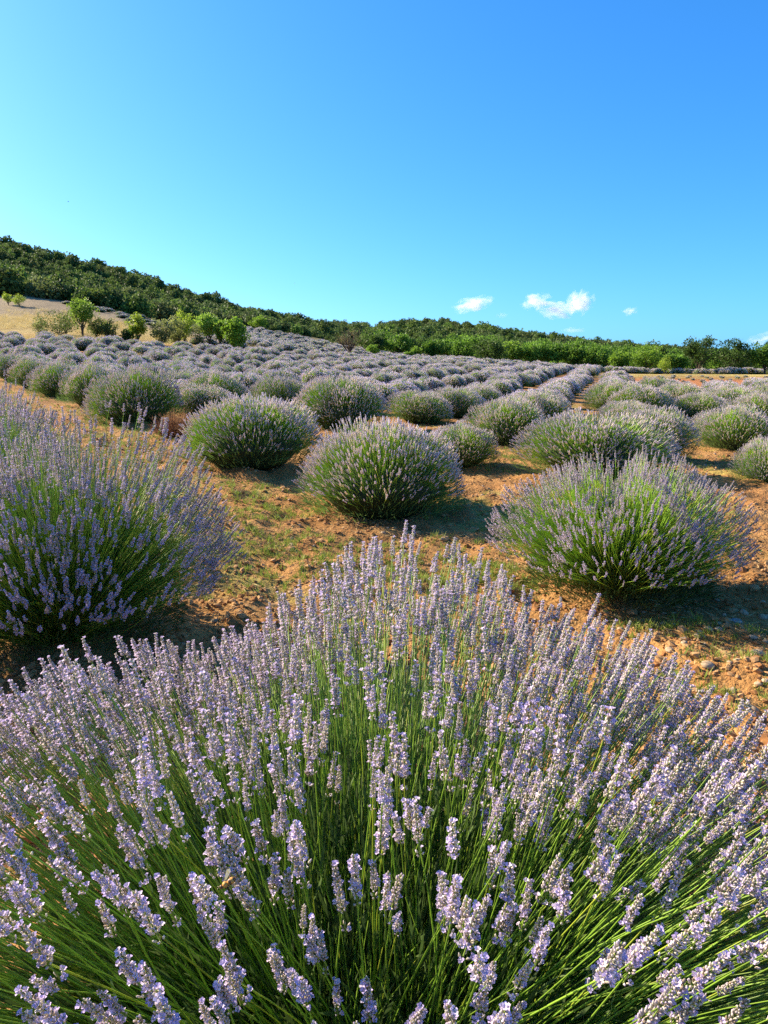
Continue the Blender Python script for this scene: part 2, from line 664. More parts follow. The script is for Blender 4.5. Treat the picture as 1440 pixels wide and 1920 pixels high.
def spindle(sides, prof, cols, twist=0.6):
    V, C, F = [], [], []
    for k, (z, r) in enumerate(prof):
        for j in range(sides):
            a = j * 2 * math.pi / sides + k * twist
            V.append([math.cos(a) * r, math.sin(a) * r, z])
            C.append(cols[k % len(cols)])
    for k in range(len(prof) - 1):
        for j in range(sides):
            a, b = k * sides + j, k * sides + (j + 1) % sides
            F.append([a, b, b + sides, a + sides])
    return np.array(V), np.array(F), np.array(C)


SP_MID = spindle(4, [(0, .15), (.10, .85), (.24, .45), (.36, 1.0), (.5, .5), (.62, .9), (.76, .42), (.86, .62), (1, .03)],
                 [np.array([.46, .46, .29]), np.array([.68, .59, .69]), np.array([.58, .52, .54])])
SP_FAR = spindle(4, [(0, .25), (.45, 1.0), (1, .05)], [np.array([.50, .49, .36]), np.array([.67, .60, .66]), np.array([.71, .64, .70])])


def stalk_curves(n, R, H, rs, phimax=78, dens=None, shell=(0.80, 1.03), flat=0.66):
    out = []
    ph = rs.random(4) * 6.28
    lump = rs.uniform(0.03, 0.07, 4)
    while sum(len(o[0]) for o in out) < n:
        m = n
        az = rs.random(m) * 2 * np.pi
        cphi = rs.uniform(math.cos(math.radians(phimax)), 1, m)
        phi = np.arccos(cphi)
        keep = np.ones(m, bool) if dens is None else rs.random(m) < dens(az, phi)
        az, phi = az[keep], phi[keep]
        s = rs.uniform(shell[0], shell[1], len(az))
        k = 1 + lump[0] * np.sin(2 * az + ph[0]) + lump[1] * np.sin(3 * az + ph[1]) + lump[2] * np.sin(5 * az + 3 * phi + ph[2]) + lump[3] * np.sin(7 * az - 4 * phi + ph[3])
        k = k * s
        rr = (R * np.sin(phi) ** 0.9) * k
        zz = (H * np.cos(phi) ** flat) * k
        tip = np.stack([rr * np.cos(az), rr * np.sin(az), zz], 1)
        az0 = az + rs.normal(0, 0.35, len(az))
        r0 = 0.20 * R * np.sqrt(rs.random(len(az)))
        root = np.stack([r0 * np.cos(az0), r0 * np.sin(az0), np.full(len(az), 0.01)], 1)
        mid = root * 0.45 + tip * 0.55
        mid[:, :2] *= 0.98
        mid[:, 2] += 0.03 * H * np.sin(phi)
        mid += rs.normal(0, 0.027, mid.shape)
        out.append((root, mid, tip, phi, az))
    return [np.concatenate([o[i] for o in out])[:n] for i in range(5)]


def bez(P0, P1, P2, t):
    return P0 * (1 - t) ** 2 + P1 * 2 * t * (1 - t) + P2 * t * t


def stems_block(P0, P1, P2, rad, K, sides, rs, t0=0.0, bright=1.0):
    n = len(P0)
    tw = rs.random(n) * 6.28
    V = np.zeros((n, K + 1, sides, 3))
    C = np.zeros((n, K + 1, sides, 3))
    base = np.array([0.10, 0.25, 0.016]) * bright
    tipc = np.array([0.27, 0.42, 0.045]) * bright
    var = rs.uniform(0.7, 1.3, (n, 1))
    yel = rs.random((n, 1)) < 0.16
    for k in range(K + 1):
        t = t0 + (1 - t0) * k / K
        p = bez(P0, P1, P2, t)
        d = (P1 - P0) * (1 - t) + (P2 - P1) * t
        B = basis(d, tw)
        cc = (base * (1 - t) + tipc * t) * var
        cc = np.where(yel, cc * np.array([1.5, 1.12, 1.0]), cc)
        for j in range(sides):
            a = j * 2 * math.pi / sides
            r_ = rad * (1.15 - 0.45 * t)
            V[:, k, j] = p + (B[:, :, 0] * math.cos(a) + B[:, :, 1] * math.sin(a)) * np.asarray(r_).reshape(-1, 1)
            C[:, k, j] = cc
    idx = np.arange(n * (K + 1) * sides).reshape(n, K + 1, sides)
    F = []
    for k in range(K):
        for j in range(sides):
            j2 = (j + 1) % sides
            F.append(np.stack([idx[:, k, j], idx[:, k, j2], idx[:, k + 1, j2], idx[:, k + 1, j]], 1))
            if sides == 2:
                break
    return V.reshape(-1, 3), np.concatenate(F), C.reshape(-1, 3)


def blades_block(pos, d, L, W, cols, rs, bend=0.0):
    """narrow leaf blades: base, two mid points, tip"""
    B = basis(d, rs.random(len(d)) * 6.28)
    L, W = np.asarray(L)[:, None], np.asarray(W)[:, None]
    z, x = B[:, :, 2], B[:, :, 0]
    n = B[:, :, 1]
    V = np.stack([pos, pos + z * L * 0.5 + x * W * 0.5 + n * L * bend, pos + z * L, pos + z * L * 0.5 - x * W * 0.5 + n * L * bend], 1)
    F = np.arange(len(pos) * 4).reshape(-1, 4)
    return V.reshape(-1, 3), F, np.repeat(cols, 4, axis=0)


def leaf_mound(n, R, H, rs, L=(0.03, 0.05), W=0.004, fill=0.62, bright=1.0):
    az = rs.random(n) * 2 * np.pi
    phi = np.arccos(rs.uniform(0.05, 1, n))
    k = rs.random(n) ** 0.5 * fill
    pos = np.stack([R * np.sin(phi) * np.cos(az) * k, R * np.sin(phi) * np.sin(az) * k, H * np.cos(phi) * k], 1)
    d = unit(pos * np.array([1, 1, 1.0]) + np.array([0, 0, 0.22]) + rs.normal(0, 0.12, (n, 3)))
    c = np.array([0.075, 0.125, 0.030]) * rs.uniform(0.6, 1.4, (n, 1)) * bright
    return blades_block(pos, d, rs.uniform(L[0], L[1], n), np.full(n, W), c, rs, 0.03)


def spikes_block(P1, P2, tmpl, length, rad, rs, lift=0.40):
    n = len(P2)
    d = unit(P2 - P1) + np.array([0, 0, lift]) + rs.normal(0, 0.10, (n, 3))
    B = basis(d, rs.random(n) * 6.28)
    V0, F0, C0 = tmpl
    S = np.stack([rad, rad, length], 1)
    loc = V0[None] * S[:, None, :]
    V = np.einsum('nij,nkj->nki', B, loc) + (P2 - B[:, :, 2] * 0.004)[:, None]
    hue = rs.random((n, 1, 1))
    C = C0[None] * rs.uniform(0.88, 1.22, (n, 1, 1)) * np.where(hue < 0.35, np.array([1.10, 1.05, 0.84]), np.array([0.99, 0.96, 1.06]))
    F = (F0[None] + (np.arange(n) * len(V0))[:, None, None]).reshape(-1, F0.shape[1])
    return V.reshape(-1, 3), F, C.reshape(-1, 3)


R0, H0 = 0.62, 0.66


def shade_core_block(R, H, rs, k=0.72):  # dark dome added inside the bushes to block light and deepen their shade
    """the closed, light-blocking heart of a bush: a lumpy dome that the leaves and stalks hide"""
    na, nb = 14, 7
    V, C = [], []
    for j in range(nb):
        ph = math.radians(4 + 88 * j / (nb - 1))
        for i in range(na):
            a = i * 2 * math.pi / na
            q = k * (1 + rs.normal(0, 0.05))
            V.append([R * math.sin(ph) ** 0.9 * math.cos(a) * q * (0.55 if j == nb - 1 else 1), R * math.sin(ph) ** 0.9 * math.sin(a) * q * (0.55 if j == nb - 1 else 1), max(H * max(math.cos(ph), 0) ** 0.66 * q, 0.0)])
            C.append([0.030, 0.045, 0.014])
    F = [[j * na + i, (j + 1) * na + i, (j + 1) * na + (i + 1) % na, j * na + (i + 1) % na] for j in range(nb - 1) for i in range(na)]
    return np.array(V), np.array(F), np.array(C)



def bush_variant(seed, nsp, tmpl, srad, slen, K, sides, strad, nleaf, lw, ll, fall=0.80, lb=2.3, shade_core=0.66, shell=(0.90, 1.02), sb=1.5, lift=0.40, flat=0.66):
    rs = np.random.default_rng(seed)
    P0, P1, P2, phi, az = stalk_curves(nsp, R0 - 0.04, H0 - 0.04, rs, 82, lambda a_, p_: np.clip(1.15 - fall * p_ / 1.4, 0.10, 1), shell, flat)
    f = Acc()
    f.add(*(lambda v, q, c: (v, [q], c))(*spikes_block(P1, P2, tmpl, rs.uniform(slen * .7, slen * 1.25, nsp), rs.uniform(srad * .8, srad * 1.2, nsp), rs, lift)))
    s = Acc()
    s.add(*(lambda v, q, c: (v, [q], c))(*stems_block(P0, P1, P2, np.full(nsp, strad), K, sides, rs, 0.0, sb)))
    v = Acc()
    v.add(*(lambda a, q, c: (a, [q], c))(*leaf_mound(nleaf, R0, H0, rs, ll, lw, 0.90, lb)))
    hv, hq, hc = shade_core_block(R0, H0, rs, shade_core)
    v.add(hv, [hq], hc)
    return f.mesh('flower_spikes', [M_FLOWER]), s.mesh('stems', [M_STEM]), v.mesh('foliage', [M_FOL])


V_MID = [bush_variant(200 + k, 2600, SP_MID, 0.0052, 0.036, 4, 3, 0.0016, 6000, 0.005, (0.06, 0.12), 0.80, 1.9, 0.70, (0.925, 1.02), 1.5) for k in range(6)]
V_FAR = [bush_variant(300 + k, 2300, SP_FAR, 0.0080, 0.034, 2, 2, 0.0028, 2200, 0.012, (0.07, 0.12), 0.72, 2.0, 0.82, (0.94, 1.02), 1.2, 0.25, 0.72) for k in range(6)]


def joined_variant(seed):
    rs = np.random.default_rng(seed)
    n = 1300
    P0, P1, P2, phi, az = stalk_curves(n, R0 - 0.04, H0 - 0.04, rs, 82, lambda a_, p_: np.clip(1.2 - 0.8 * p_ / 1.4, 0.10, 1), (0.95, 1.02), 0.74)
    a = Acc()
    v, q, c = spikes_block(P1, P2, SP_FAR, rs.uniform(.026, .042, n), rs.uniform(.011, .014, n), rs, 0.2)
    a.add(v, [q], c)
    v, q, c = stems_block(P0, P1, P2, np.full(n, 0.007), 1, 2, rs)
    a.add(v, [q], c)
    v, q, c = leaf_mound(900, R0, H0, rs, (0.08, 0.12), 0.026, 0.92, 1.6)
    a.add(v, [q], c)
    v, q, c = shade_core_block(R0, H0, rs, 0.86)
    a.add(v, [q], c)
    return a.mesh('far_lavender', [M_FLOWER])


V_TINY = [joined_variant(400 + k) for k in range(5)]

BUSHES = []        # (x, y, radius) of every placed bush


def place_bush(x, y, R, H, label, lod, group, rotz=None, name='lavender_bush'):
    root = bpy.data.objects.new(name, None)
    root.empty_display_size = 0.2
    COL.objects.link(root)
    root.location = (x, y, Tp(x, y) - 0.005)
    root.rotation_euler = (random.uniform(-0.08, 0.08), random.uniform(-0.08, 0.08), random.uniform(0, 6.28) if rotz is None else rotz)
    k = random.uniform(0.91, 1.09)
    root.scale = (R / R0 * k, R / R0 / k, H / H0)
    tag(root, label, 'lavender bush', group)
    var = random.choice(V_MID if lod == 0 else V_FAR)
    for nm, me in zip(('flower_spikes', 'stems', 'foliage'), var):
        add_obj(nm, me, root)['kind'] = 'stuff'
    BUSHES.append((x, y, R))
    return root


def hero_bush(x, y, R, H, label, n_stalk, n_solo, seed, dens=None, extra=None, leaf_n=5000, shell=(0.8, 1.03), group=None, srad=0.00105, phimax=80, sscale=1.0, flat=0.66, bright=1.0):
    """a bush near the camera: every flower head is a real spike; the largest in view are parts of their own"""
    rs = np.random.default_rng(seed)
    root = bpy.data.objects.new('lavender_bush', None)
    root.empty_display_size = 0.2
    COL.objects.link(root)
    z0 = Tp(x, y)
    root.location = (x, y, z0)
    tag(root, label, 'lavender bush', group)
    P0, P1, P2, phi, az = stalk_curves(n_stalk, R - 0.05, H - 0.05, rs, phimax, dens, shell, flat)
    if extra is not None:
        E = np.array(extra, float) - np.array([x, y, z0])
        r = np.zeros_like(E)
        r[:, :2] = E[:, :2] * 0.12
        r[:, 2] = 0.01
        m = r * 0.45 + E * 0.55
        m[:, :2] *= 0.9
        m[:, 2] += 0.04
        P0, P1, P2 = np.concatenate([r, P0]), np.concatenate([m, P1]), np.concatenate([E, P2])
    n = len(P0)
    a = Acc()
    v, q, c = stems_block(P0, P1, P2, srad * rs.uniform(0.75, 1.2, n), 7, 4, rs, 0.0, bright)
    a.add(v, [q], c)
    # flowerless shoots between the stalks
    ns = int(n * 0.9)
    S0, S1, S2, _, _ = stalk_curves(ns, (R - 0.05) * 0.9, (H - 0.05) * 0.9, rs, phimax, None, (0.45, 0.9))
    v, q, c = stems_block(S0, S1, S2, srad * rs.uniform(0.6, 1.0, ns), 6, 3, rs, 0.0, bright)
    a.add(v, [q], c)
    add_obj('stems', a.mesh('stems', [M_STEM], True), root)['kind'] = 'stuff'
    a = Acc()
    v, q, c = leaf_mound(leaf_n, R, H, rs, (0.035, 0.07), 0.0050, 0.68)
    a.add(v, [q], c)
    # leaf pairs on the lower stalks
    sel = rs.integers(0, n, int(leaf_n * 0.75))
    t = rs.uniform(0.15, 0.62, len(sel))[:, None]
    p = bez(P0[sel], P1[sel], P2[sel], t)
    d = (P1[sel] - P0[sel]) * (1 - t) + (P2[sel] - P1[sel]) * t
    d = unit(unit(d) + rs.normal(0, 0.28, d.shape))
    cc = np.array([0.13, 0.19, 0.055]) * rs.uniform(0.6, 1.4, (len(sel), 1))
    v, q, c = blades_block(p, d, rs.uniform(0.025, 0.05, len(sel)), np.full(len(sel), 0.0035), cc, rs, 0.05)
    a.add(v, [q], c)
    add_obj('foliage', a.mesh('foliage', [M_FOL]), root)['kind'] = 'stuff'
    # flower heads
    d = unit(P2 - P1) + np.array([0, 0, 0.55]) + rs.normal(0, 0.11, (n, 3))
    B = basis(d, rs.random(n) * 6.28)
    E = eulers(B)
    sc = rs.uniform(0.74, 1.22, n) * sscale
    pick = rs.integers(0, len(SPIKES), n)
    pw = P2 + np.array([x, y, z0])
    u, w, dep = project(pw)
    inside = (u > -30) & (u < 1470) & (w > 600) & (w < 1990) & (dep > 0.1)
    # the ones that show largest: near, in frame and on the camera's side of the dome
    toward = -(P2[:, 0] * pw[:, 0] + P2[:, 1] * pw[:, 1]) / np.maximum(np.hypot(pw[:, 0], pw[:, 1]), 0.1)
    score = np.where(inside, sc / dep * (1 + 0.5 * np.tanh(toward * 4)), 0)
    order = np.argsort(-score)
    solo, rest = order[:n_solo], order[n_solo:]
    for i in solo:
        add_obj('flower_spike', SPIKES[pick[i]], root, P2[i], E[i], (sc[i],) * 3)
    scatter('flower_spikes', P2[rest], E[rest], sc[rest], pick[rest], SPIKES, root)
    BUSHES.append((x, y, R))
    return root, pw


# ------------------------------------------------------------------ lavender: the near block (three bushes in a line)
def near_density(az, phi):
    toward = np.cos(az + np.pi / 2) * np.sin(phi)      # +1 towards the camera
    return np.clip(0.85 - 0.30 * np.clip(toward, -0.3, 1), 0.05, 1)


bee_ray = ray(425, 1657)
bee_pos = np.array([0, 0, CAMH]) + bee_ray * 0.66
perch = bee_pos + np.array([-0.020, 0.012, -0.026])
front, front_tips = hero_bush(-0.02, 1.02, 0.94, 0.64, 'large lavender bush filling the bottom of the picture, seen from above', 3200, 300, 21,
                              near_density, [perch], 16000, (0.84, 1.08), sscale=0.82, flat=0.38, bright=1.12)
hero_bush(-1.27, 2.85, 0.70, 0.82, 'tall lavender bush in half shade at the edge left of the large near bush', 2700, 300, 22, None, None, 9000, (0.88, 1.02), sscale=0.74, bright=1.2)
hero_bush(-2.50, 4.62, 0.72, 0.86, 'lavender bush cut by the edge, just behind the half shaded near bush', 2100, 60, 23, None, None, 6000, (0.88, 1.02), sscale=0.74, bright=1.2)
hero_bush(-3.75, 6.45, 0.72, 0.82, 'lavender tip mass at the picture edge beside the grassy path', 1600, 0, 24, None, None, 4000, (0.88, 1.02), sscale=0.74, bright=1.2)
pA = hit(1170, 1120)
hero_bush(pA[0], pA[1] + 0.1, 0.66, 0.66, 'wide lavender bush over the pale stones, first of its row', 2900, 300, 25, lambda a_, p_: np.clip(1.1 - 0.7 * p_ / 1.4, 0.2, 1), None, 14000, (0.92, 1.02), srad=0.0012, sscale=0.56, bright=1.45)

# ------------------------------------------------------------------ lavender: bushes of the main block that can be told apart
HAND = [  # u, v at the foot, width in px, height ratio, label
    (715, 962, 305, 1.10, 'round lavender bush alone on the bare soil in the middle'),
    (475, 876, 246, 1.02, 'lavender bush between the dead brown bush and the middle round bush'),
    (1112, 890, 262, 0.80, 'broad lavender bush directly behind the wide bush over the pale stones'),
    (1218, 858, 150, 1.10, 'lavender bush peeping out behind the broad bush, beside the bare aisle'),
    (862, 876, 140, 1.10, 'small lavender bush tucked behind the middle round bush'),
    (642, 800, 158, 1.12, 'lavender bush seen above the gap left of the middle round bush'),
    (952, 832, 145, 1.10, 'dark-footed lavender bush third back in the middle row'),
    (786, 792, 118, 0.95, 'low lavender bush with green front above the middle round bush'),
    (258, 794, 165, 1.12, 'lavender bush at the grassy path, just behind the dead brown bush'),
    (178, 762, 125, 1.10, 'second lavender bush along the grassy path past the dead brown bush'),
    (117, 743, 102, 1.08, 'third lavender bush along the grassy path past the dead brown bush'),
    (70, 728, 90, 1.05, 'fourth lavender bush along the grassy path past the dead brown bush'),
    (32, 714, 78, 1.05, 'fifth lavender bush along the grassy path past the dead brown bush'),
    (404, 768, 118, 1.10, 'lavender bush standing apart behind the dead brown bush, bare soil before it'),
    (522, 780, 120, 1.15, 'lavender bush whose top shows over the one beside the dead brown bush'),
    (330, 745, 85, 1.05, 'lavender bush behind and between the two by the dead brown bush'),
    (1006, 803, 112, 1.10, 'lavender bush fourth back in the middle row, touching its neighbours'),
    (1305, 794, 95, 1.05, 'dark lavender bush standing free in the bare aisle at the right'),
    (1376, 845, 130, 1.10, 'lavender bush leaning into the bare aisle, near the edge'),
    (1440, 905, 120, 1.10, 'lavender bush cut by the picture edge beside the bare aisle'),
    (1268, 768, 88, 1.00, 'lavender bush just behind the dark one standing free in the aisle'),
    (1228, 750, 76, 1.00, 'lavender bush second behind the dark one standing free in the aisle'),
    (1412, 806, 110, 1.05, 'lavender bush behind the one leaning into the bare aisle'),
    (1362, 778, 92, 1.00, 'lavender bush between the free dark one and the picture edge'),
    (1436, 776, 92, 1.00, 'rounded lavender bush at the picture edge, third in from the aisle'),
    (1195, 790, 122, 1.00, 'lavender bush third back in the row of the wide bush'),
    (1152, 772, 104, 1.00, 'lavender bush fourth back in the row of the wide bush'),
    (848, 782, 100, 1.05, 'lavender bush just right of the low green-fronted bush'),
    (898, 768, 82, 1.05, 'lavender bush between the middle row and the low green-fronted bush'),
]
G_MAIN = 'lavender bushes planted in rows'
for (u, v, w, hr, lab) in HAND:
    p = hit(u, v)
    dist = math.hypot(p[0], p[1])
    R = min(0.82, max(0.42, 0.5 * w / FPX * dist * 1.13))
    place_bush(p[0], p[1], R, R * hr * 0.93, lab, 0, G_MAIN)

ORD = ['first', 'second', 'third', 'fourth', 'fifth', 'sixth', 'seventh', 'eighth', 'ninth', 'tenth', 'eleventh', 'twelfth', 'thirteenth', 'fourteenth', 'fifteenth',
       'sixteenth', 'seventeenth', 'eighteenth', 'nineteenth', 'twentieth', 'twenty-first', 'twenty-second', 'twenty-third', 'twenty-fourth', 'twenty-fifth']
cands = []
for i in range(-14, 60):
    F = np.array([-0.02, 5.40]) + i * 2.34 * D_FRONT
    k0 = -8 if i < -1 else 0
    for k in range(k0, 70):
        q = F + D_ROW * (k * 1.80 + 0.4 * ((i * 7) % 3)) + rng.normal(0, 0.13, 2)
        x, y = q
        if y < 3:
            continue
        s = x / y
        if s < -0.62 or s > 0.60 or y > field_far(s) - 1:
            continue
        if rng.random() < 0.035:
            continue                                         # gaps in the rows
        if any((x - b[0]) ** 2 + (y - b[1]) ** 2 < (b[2] + 0.42) ** 2 for b in BUSHES[:60]):
            continue
        if y < (12.5 if s < 0.36 else 9.5) and -0.45 < s < 0.62:
            continue                                         # this stretch is placed by hand above
        cands.append((i, k, x, y))
# dead bush stays clear of the others
pdead = hit(332, 826)
cands = [c for c in cands if math.hypot(c[2] - pdead[0], c[3] - pdead[1]) > 1.0]
cx = np.array([c[2] for c in cands])
cy = np.array([c[3] for c in cands])
cz = T(cx, cy)
pu, pv, pd = project(np.stack([cx, cy, cz + 0.4], 1))
vis = (pu > -60) & (pu < 1500) & (pv > 500) & (pv < 1900)
order = [j for j in np.argsort(np.hypot(cx, cy)) if vis[j]]
N_SOLO = 300 - len(HAND) - 5
solo, rest = order[:N_SOLO], order[N_SOLO:]
rowcount = {}
for j in sorted(solo, key=lambda j: (cands[j][0], cands[j][1])):
    i, k, x, y = cands[j]
    rowcount[i] = rowcount.get(i, 0) + 1
    nth = ORD[min(rowcount[i] - 1, 24)]
    if i == 0:
        row = 'the row running back from the middle round bush'
    elif i > 0:
        row = 'the %s row left of the middle round bush' % ORD[min(i - 1, 24)]
    else:
        row = 'the %s row right of the middle round bush' % ORD[min(-i - 1, 24)]
    lab = '%s small lavender bush counted back along %s' % (nth, row)
    R = random.uniform(0.50, 0.65)
    place_bush(x, y, R, R * random.uniform(0.80, 1.0), lab, 0 if y < 15 else 1, G_MAIN)
# the rest of the field, too far off to count
extra_pts = []
for _ in range(420):                                          # a second field on the slope beyond the track
    s = rng.uniform(-0.24, 0.03)
    y = rng.uniform(48, 98)
    if y < field_far(s) + 5:
        continue
    if y > G(np.interp(s, [-0.24, -0.16, -0.08, 0.0, 0.05], [112, 146, 150, 140, 120])):
        continue
    extra_pts.append((s * y, y))
for _ in range(260):                                          # grey mounds under the orchard
    s = rng.uniform(0.0, 0.58)
    y = rng.uniform(56, 78)
    if s > 0.27 and y < 58:
        continue
    extra_pts.append((s * y, y))
for _ in range(170):                                          # scattered grey cushions on the dry slope
    s = rng.uniform(-0.56, -0.24)
    y = rng.uniform(47, 74)
    if vnoise(np.array([s * y * .12]), np.array([y * .12]), 1)[0] > 0.45:
        extra_pts.append((s * y, y))
rx = np.concatenate([cx[rest], [p[0] for p in extra_pts]])
ry = np.concatenate([cy[rest], [p[1] for p in extra_pts]])
nr = len(rx)
rsc = rng.uniform(0.78, 1.04, nr)
o = scatter('far_lavender', np.stack([rx, ry, T(rx, ry)], 1), np.stack([np.zeros(nr), np.zeros(nr), rng.random(nr) * 6.28], 1),
            np.stack([rsc, rsc * rng.uniform(.9, 1.1, nr), rsc * rng.uniform(0.72, 0.95, nr) * np.where(rx / ry < -0.24, np.where(ry > 45, 0.55, 1), 1)], 1), rng.integers(0, 5, nr), V_TINY)
tag(o, 'far rows of small grey-lilac lavender mounds reaching the trees', 'lavender', kind='stuff')

# ------------------------------------------------------------------ the dead bush
rs = np.random.default_rng(55)
root = add_obj('dead_bush', None, None, (pdead[0], pdead[1], Tp(pdead[0], pdead[1])))
tag(root, 'small dead brown bush between green lavender bushes beside the path', 'dead bush')
P0, P1, P2, _, _ = stalk_curves(700, 0.36, 0.36, rs, 82, None, (0.7, 1.05))
a = Acc()
v, q, c = stems_block(P0, P1, P2, np.full(700, 0.0016), 4, 3, rs)
a.add(v, [q], np.array([0.30, 0.15, 0.07]) * rs.uniform(0.6, 1.4, (len(v), 1)))
add_obj('stems', a.mesh('stems', [M_STRAW]), root)['kind'] = 'stuff'
a = Acc()
v, q, c = blades_block(P2 - (P2 - P1) * rs.uniform(0, 0.8, (700, 1)), P2 - P1 + rs.normal(0, .06, P2.shape), rs.uniform(.02, .05, 700), np.full(700, .006),
                       np.array([0.34, 0.18, 0.09]) * rs.uniform(.6, 1.5, (700, 1)), rs)
a.add(v, [q], c)
add_obj('withered_leaves', a.mesh('withered_leaves', [M_STRAW]), root)['kind'] = 'stuff'


# ------------------------------------------------------------------ trees
def tube(acc, pts, radii, sides, col):
    pts = np.array(pts, float)
    n = len(pts)
    d = np.gradient(pts, axis=0)
    B = basis(d, np.zeros(n))
    V = np.zeros((n, sides, 3))
    for j in range(sides):
        a = j * 2 * math.pi / sides
        V[:, j] = pts + (B[:, :, 0] * math.cos(a) + B[:, :, 1] * math.sin(a)) * np.array(radii)[:, None]
    idx = np.arange(n * sides).reshape(n, sides)
    F = [np.stack([idx[:-1, j], idx[:-1, (j + 1) % sides], idx[1:, (j + 1) % sides], idx[1:, j]], 1) for j in range(sides)]
    acc.add(V.reshape(-1, 3), [np.concatenate(F)], np.array(col))


def tree_shape(seed, h, w, trunk=0.28, nclump=46, nleaf=2600, leaf=0.17, col=(0.07, 0.13, 0.025), dark=(0.03, 0.06, 0.015), upright=0.0, bare=False, low=0.0):
    """trunk mesh (with limbs) and crown mesh of leaf-sized faces; height h, crown width w, base at 0"""
    rs = np.random.default_rng(seed)
    tr = Acc()
    col, dark = np.array(col), np.array(dark)
    th = h * trunk
    lean = rs.normal(0, 0.05 * h, 2)
    k = np.linspace(0, 1, 5)
    tp = np.stack([lean[0] * k ** 2 * 0.5, lean[1] * k ** 2 * 0.5, -0.1 + k * (th + 0.1)], 1)
    r0 = 0.028 * h
    tube(tr, tp, r0 * (1.25 - 0.5 * k), 7, (0.1, 0.07, 0.05))
    top = tp[-1]
    ch = h - th * (1 - low)
    cz = h - ch / 2
    centers, rad = [], []
    for c in range(nclump):
        dvec = unit(rs.normal(0, 1, 3))
        rr = rs.uniform(0.35, 0.92)
        p = np.array([dvec[0] * w / 2 * rr, dvec[1] * w / 2 * rr, cz + dvec[2] * ch / 2 * rr])
        if upright:
            f = (p[2] - (h - ch)) / ch
            p[:2] *= (0.45 + 0.75 * f * upright + 0.4 * (1 - upright))
        centers.append(p)
        rad.append(rs.uniform(0.09, 0.17) * w)
    centers = np.array(centers)
    nl = 9 if not bare else 22
    for b in range(nl):
        e = centers[rs.integers(nclump)] if not bare else np.array([rs.normal(0, w * .22), rs.normal(0, w * .22), h * rs.uniform(.6, 1)])
        s = tp[rs.integers(2, 5)]
        m = (s + e) / 2 + np.array([0, 0, -0.02 * h]) + rs.normal(0, 0.03 * h, 3)
        kk = np.linspace(0, 1, 6)[:, None]
        pts = bez(s, m, e, kk)
        tube(tr, pts, r0 * (0.62 - 0.5 * kk[:, 0]), 5, (0.1, 0.07, 0.05))
        if bare:
            for _ in range(7):
                s2 = pts[rs.integers(2, 6)]
                e2 = s2 + unit(e - s + rs.normal(0, 0.4 * h, 3) * 0.6) * h * rs.uniform(.12, .28)
                tube(tr, [s2, (s2 + e2) / 2 + rs.normal(0, .01 * h, 3), e2], [r0 * .14, r0 * .1, r0 * .04], 3, (0.1, 0.07, 0.05))
    cr = None
    if nleaf:
        cl = rs.integers(0, nclump, nleaf)
        off = unit(rs.normal(0, 1, (nleaf, 3))) * (rs.random((nleaf, 1)) ** 0.45) * np.array(rad)[cl][:, None] * np.array([1.15, 1.15, 0.85])
        pos = centers[cl] + off
        d = unit(off + rs.normal(0, 0.5, off.shape) * np.array(rad)[cl][:, None] + np.array([0, 0, 0.02]))
        tone = rs.random(nclump)[cl][:, None] * 0.6 + rs.random((nleaf, 1)) * 0.4
        cols = dark * (1 - tone) + col * tone
        a = Acc()
        v, q, c = blades_block(pos, d, rs.uniform(.7, 1.4, nleaf) * leaf, rs.uniform(.55, .9, nleaf) * leaf, cols, rs, 0.12)
        a.add(v, [q], c)
        cr = a
    return tr.mesh('trunk', [M_BARK], True), (cr.mesh('crown', [M_CROWN]) if cr else None)


KINDS = {
    'light':  dict(trunk=0.26, col=(0.24, 0.36, 0.05), dark=(0.09, 0.16, 0.025), upright=0.8, nleaf=2400, leaf=0.16),
    'yellow': dict(trunk=0.18, col=(0.29, 0.37, 0.045), dark=(0.14, 0.21, 0.025), upright=0.5, nleaf=2000, leaf=0.15, low=0.5),
    'dark':   dict(trunk=0.06, col=(0.085, 0.13, 0.03), dark=(0.03, 0.05, 0.014), nleaf=2600, leaf=0.16, low=1.0, nclump=60),
    'olive':  dict(trunk=0.08, col=(0.22, 0.25, 0.09), dark=(0.08, 0.095, 0.04), nleaf=1900, leaf=0.14, low=1.0, upright=0.4),
    'orchard': dict(trunk=0.24, col=(0.16, 0.29, 0.038), dark=(0.04, 0.09, 0.014), nleaf=3000, leaf=0.24, low=0.35, nclump=60),
    'bright': dict(trunk=0.20, col=(0.21, 0.34, 0.038), dark=(0.07, 0.14, 0.018), nleaf=2600, leaf=0.22, low=0.5),
    'deep':   dict(trunk=0.26, col=(0.085, 0.15, 0.03), dark=(0.025, 0.05, 0.012), nleaf=2600, leaf=0.22, low=0.3, nclump=40),
    'bare':   dict(trunk=0.30, nleaf=500, leaf=0.10, col=(0.225, 0.169, 0.094), dark=(0.075, 0.060, 0.045), bare=True),
}
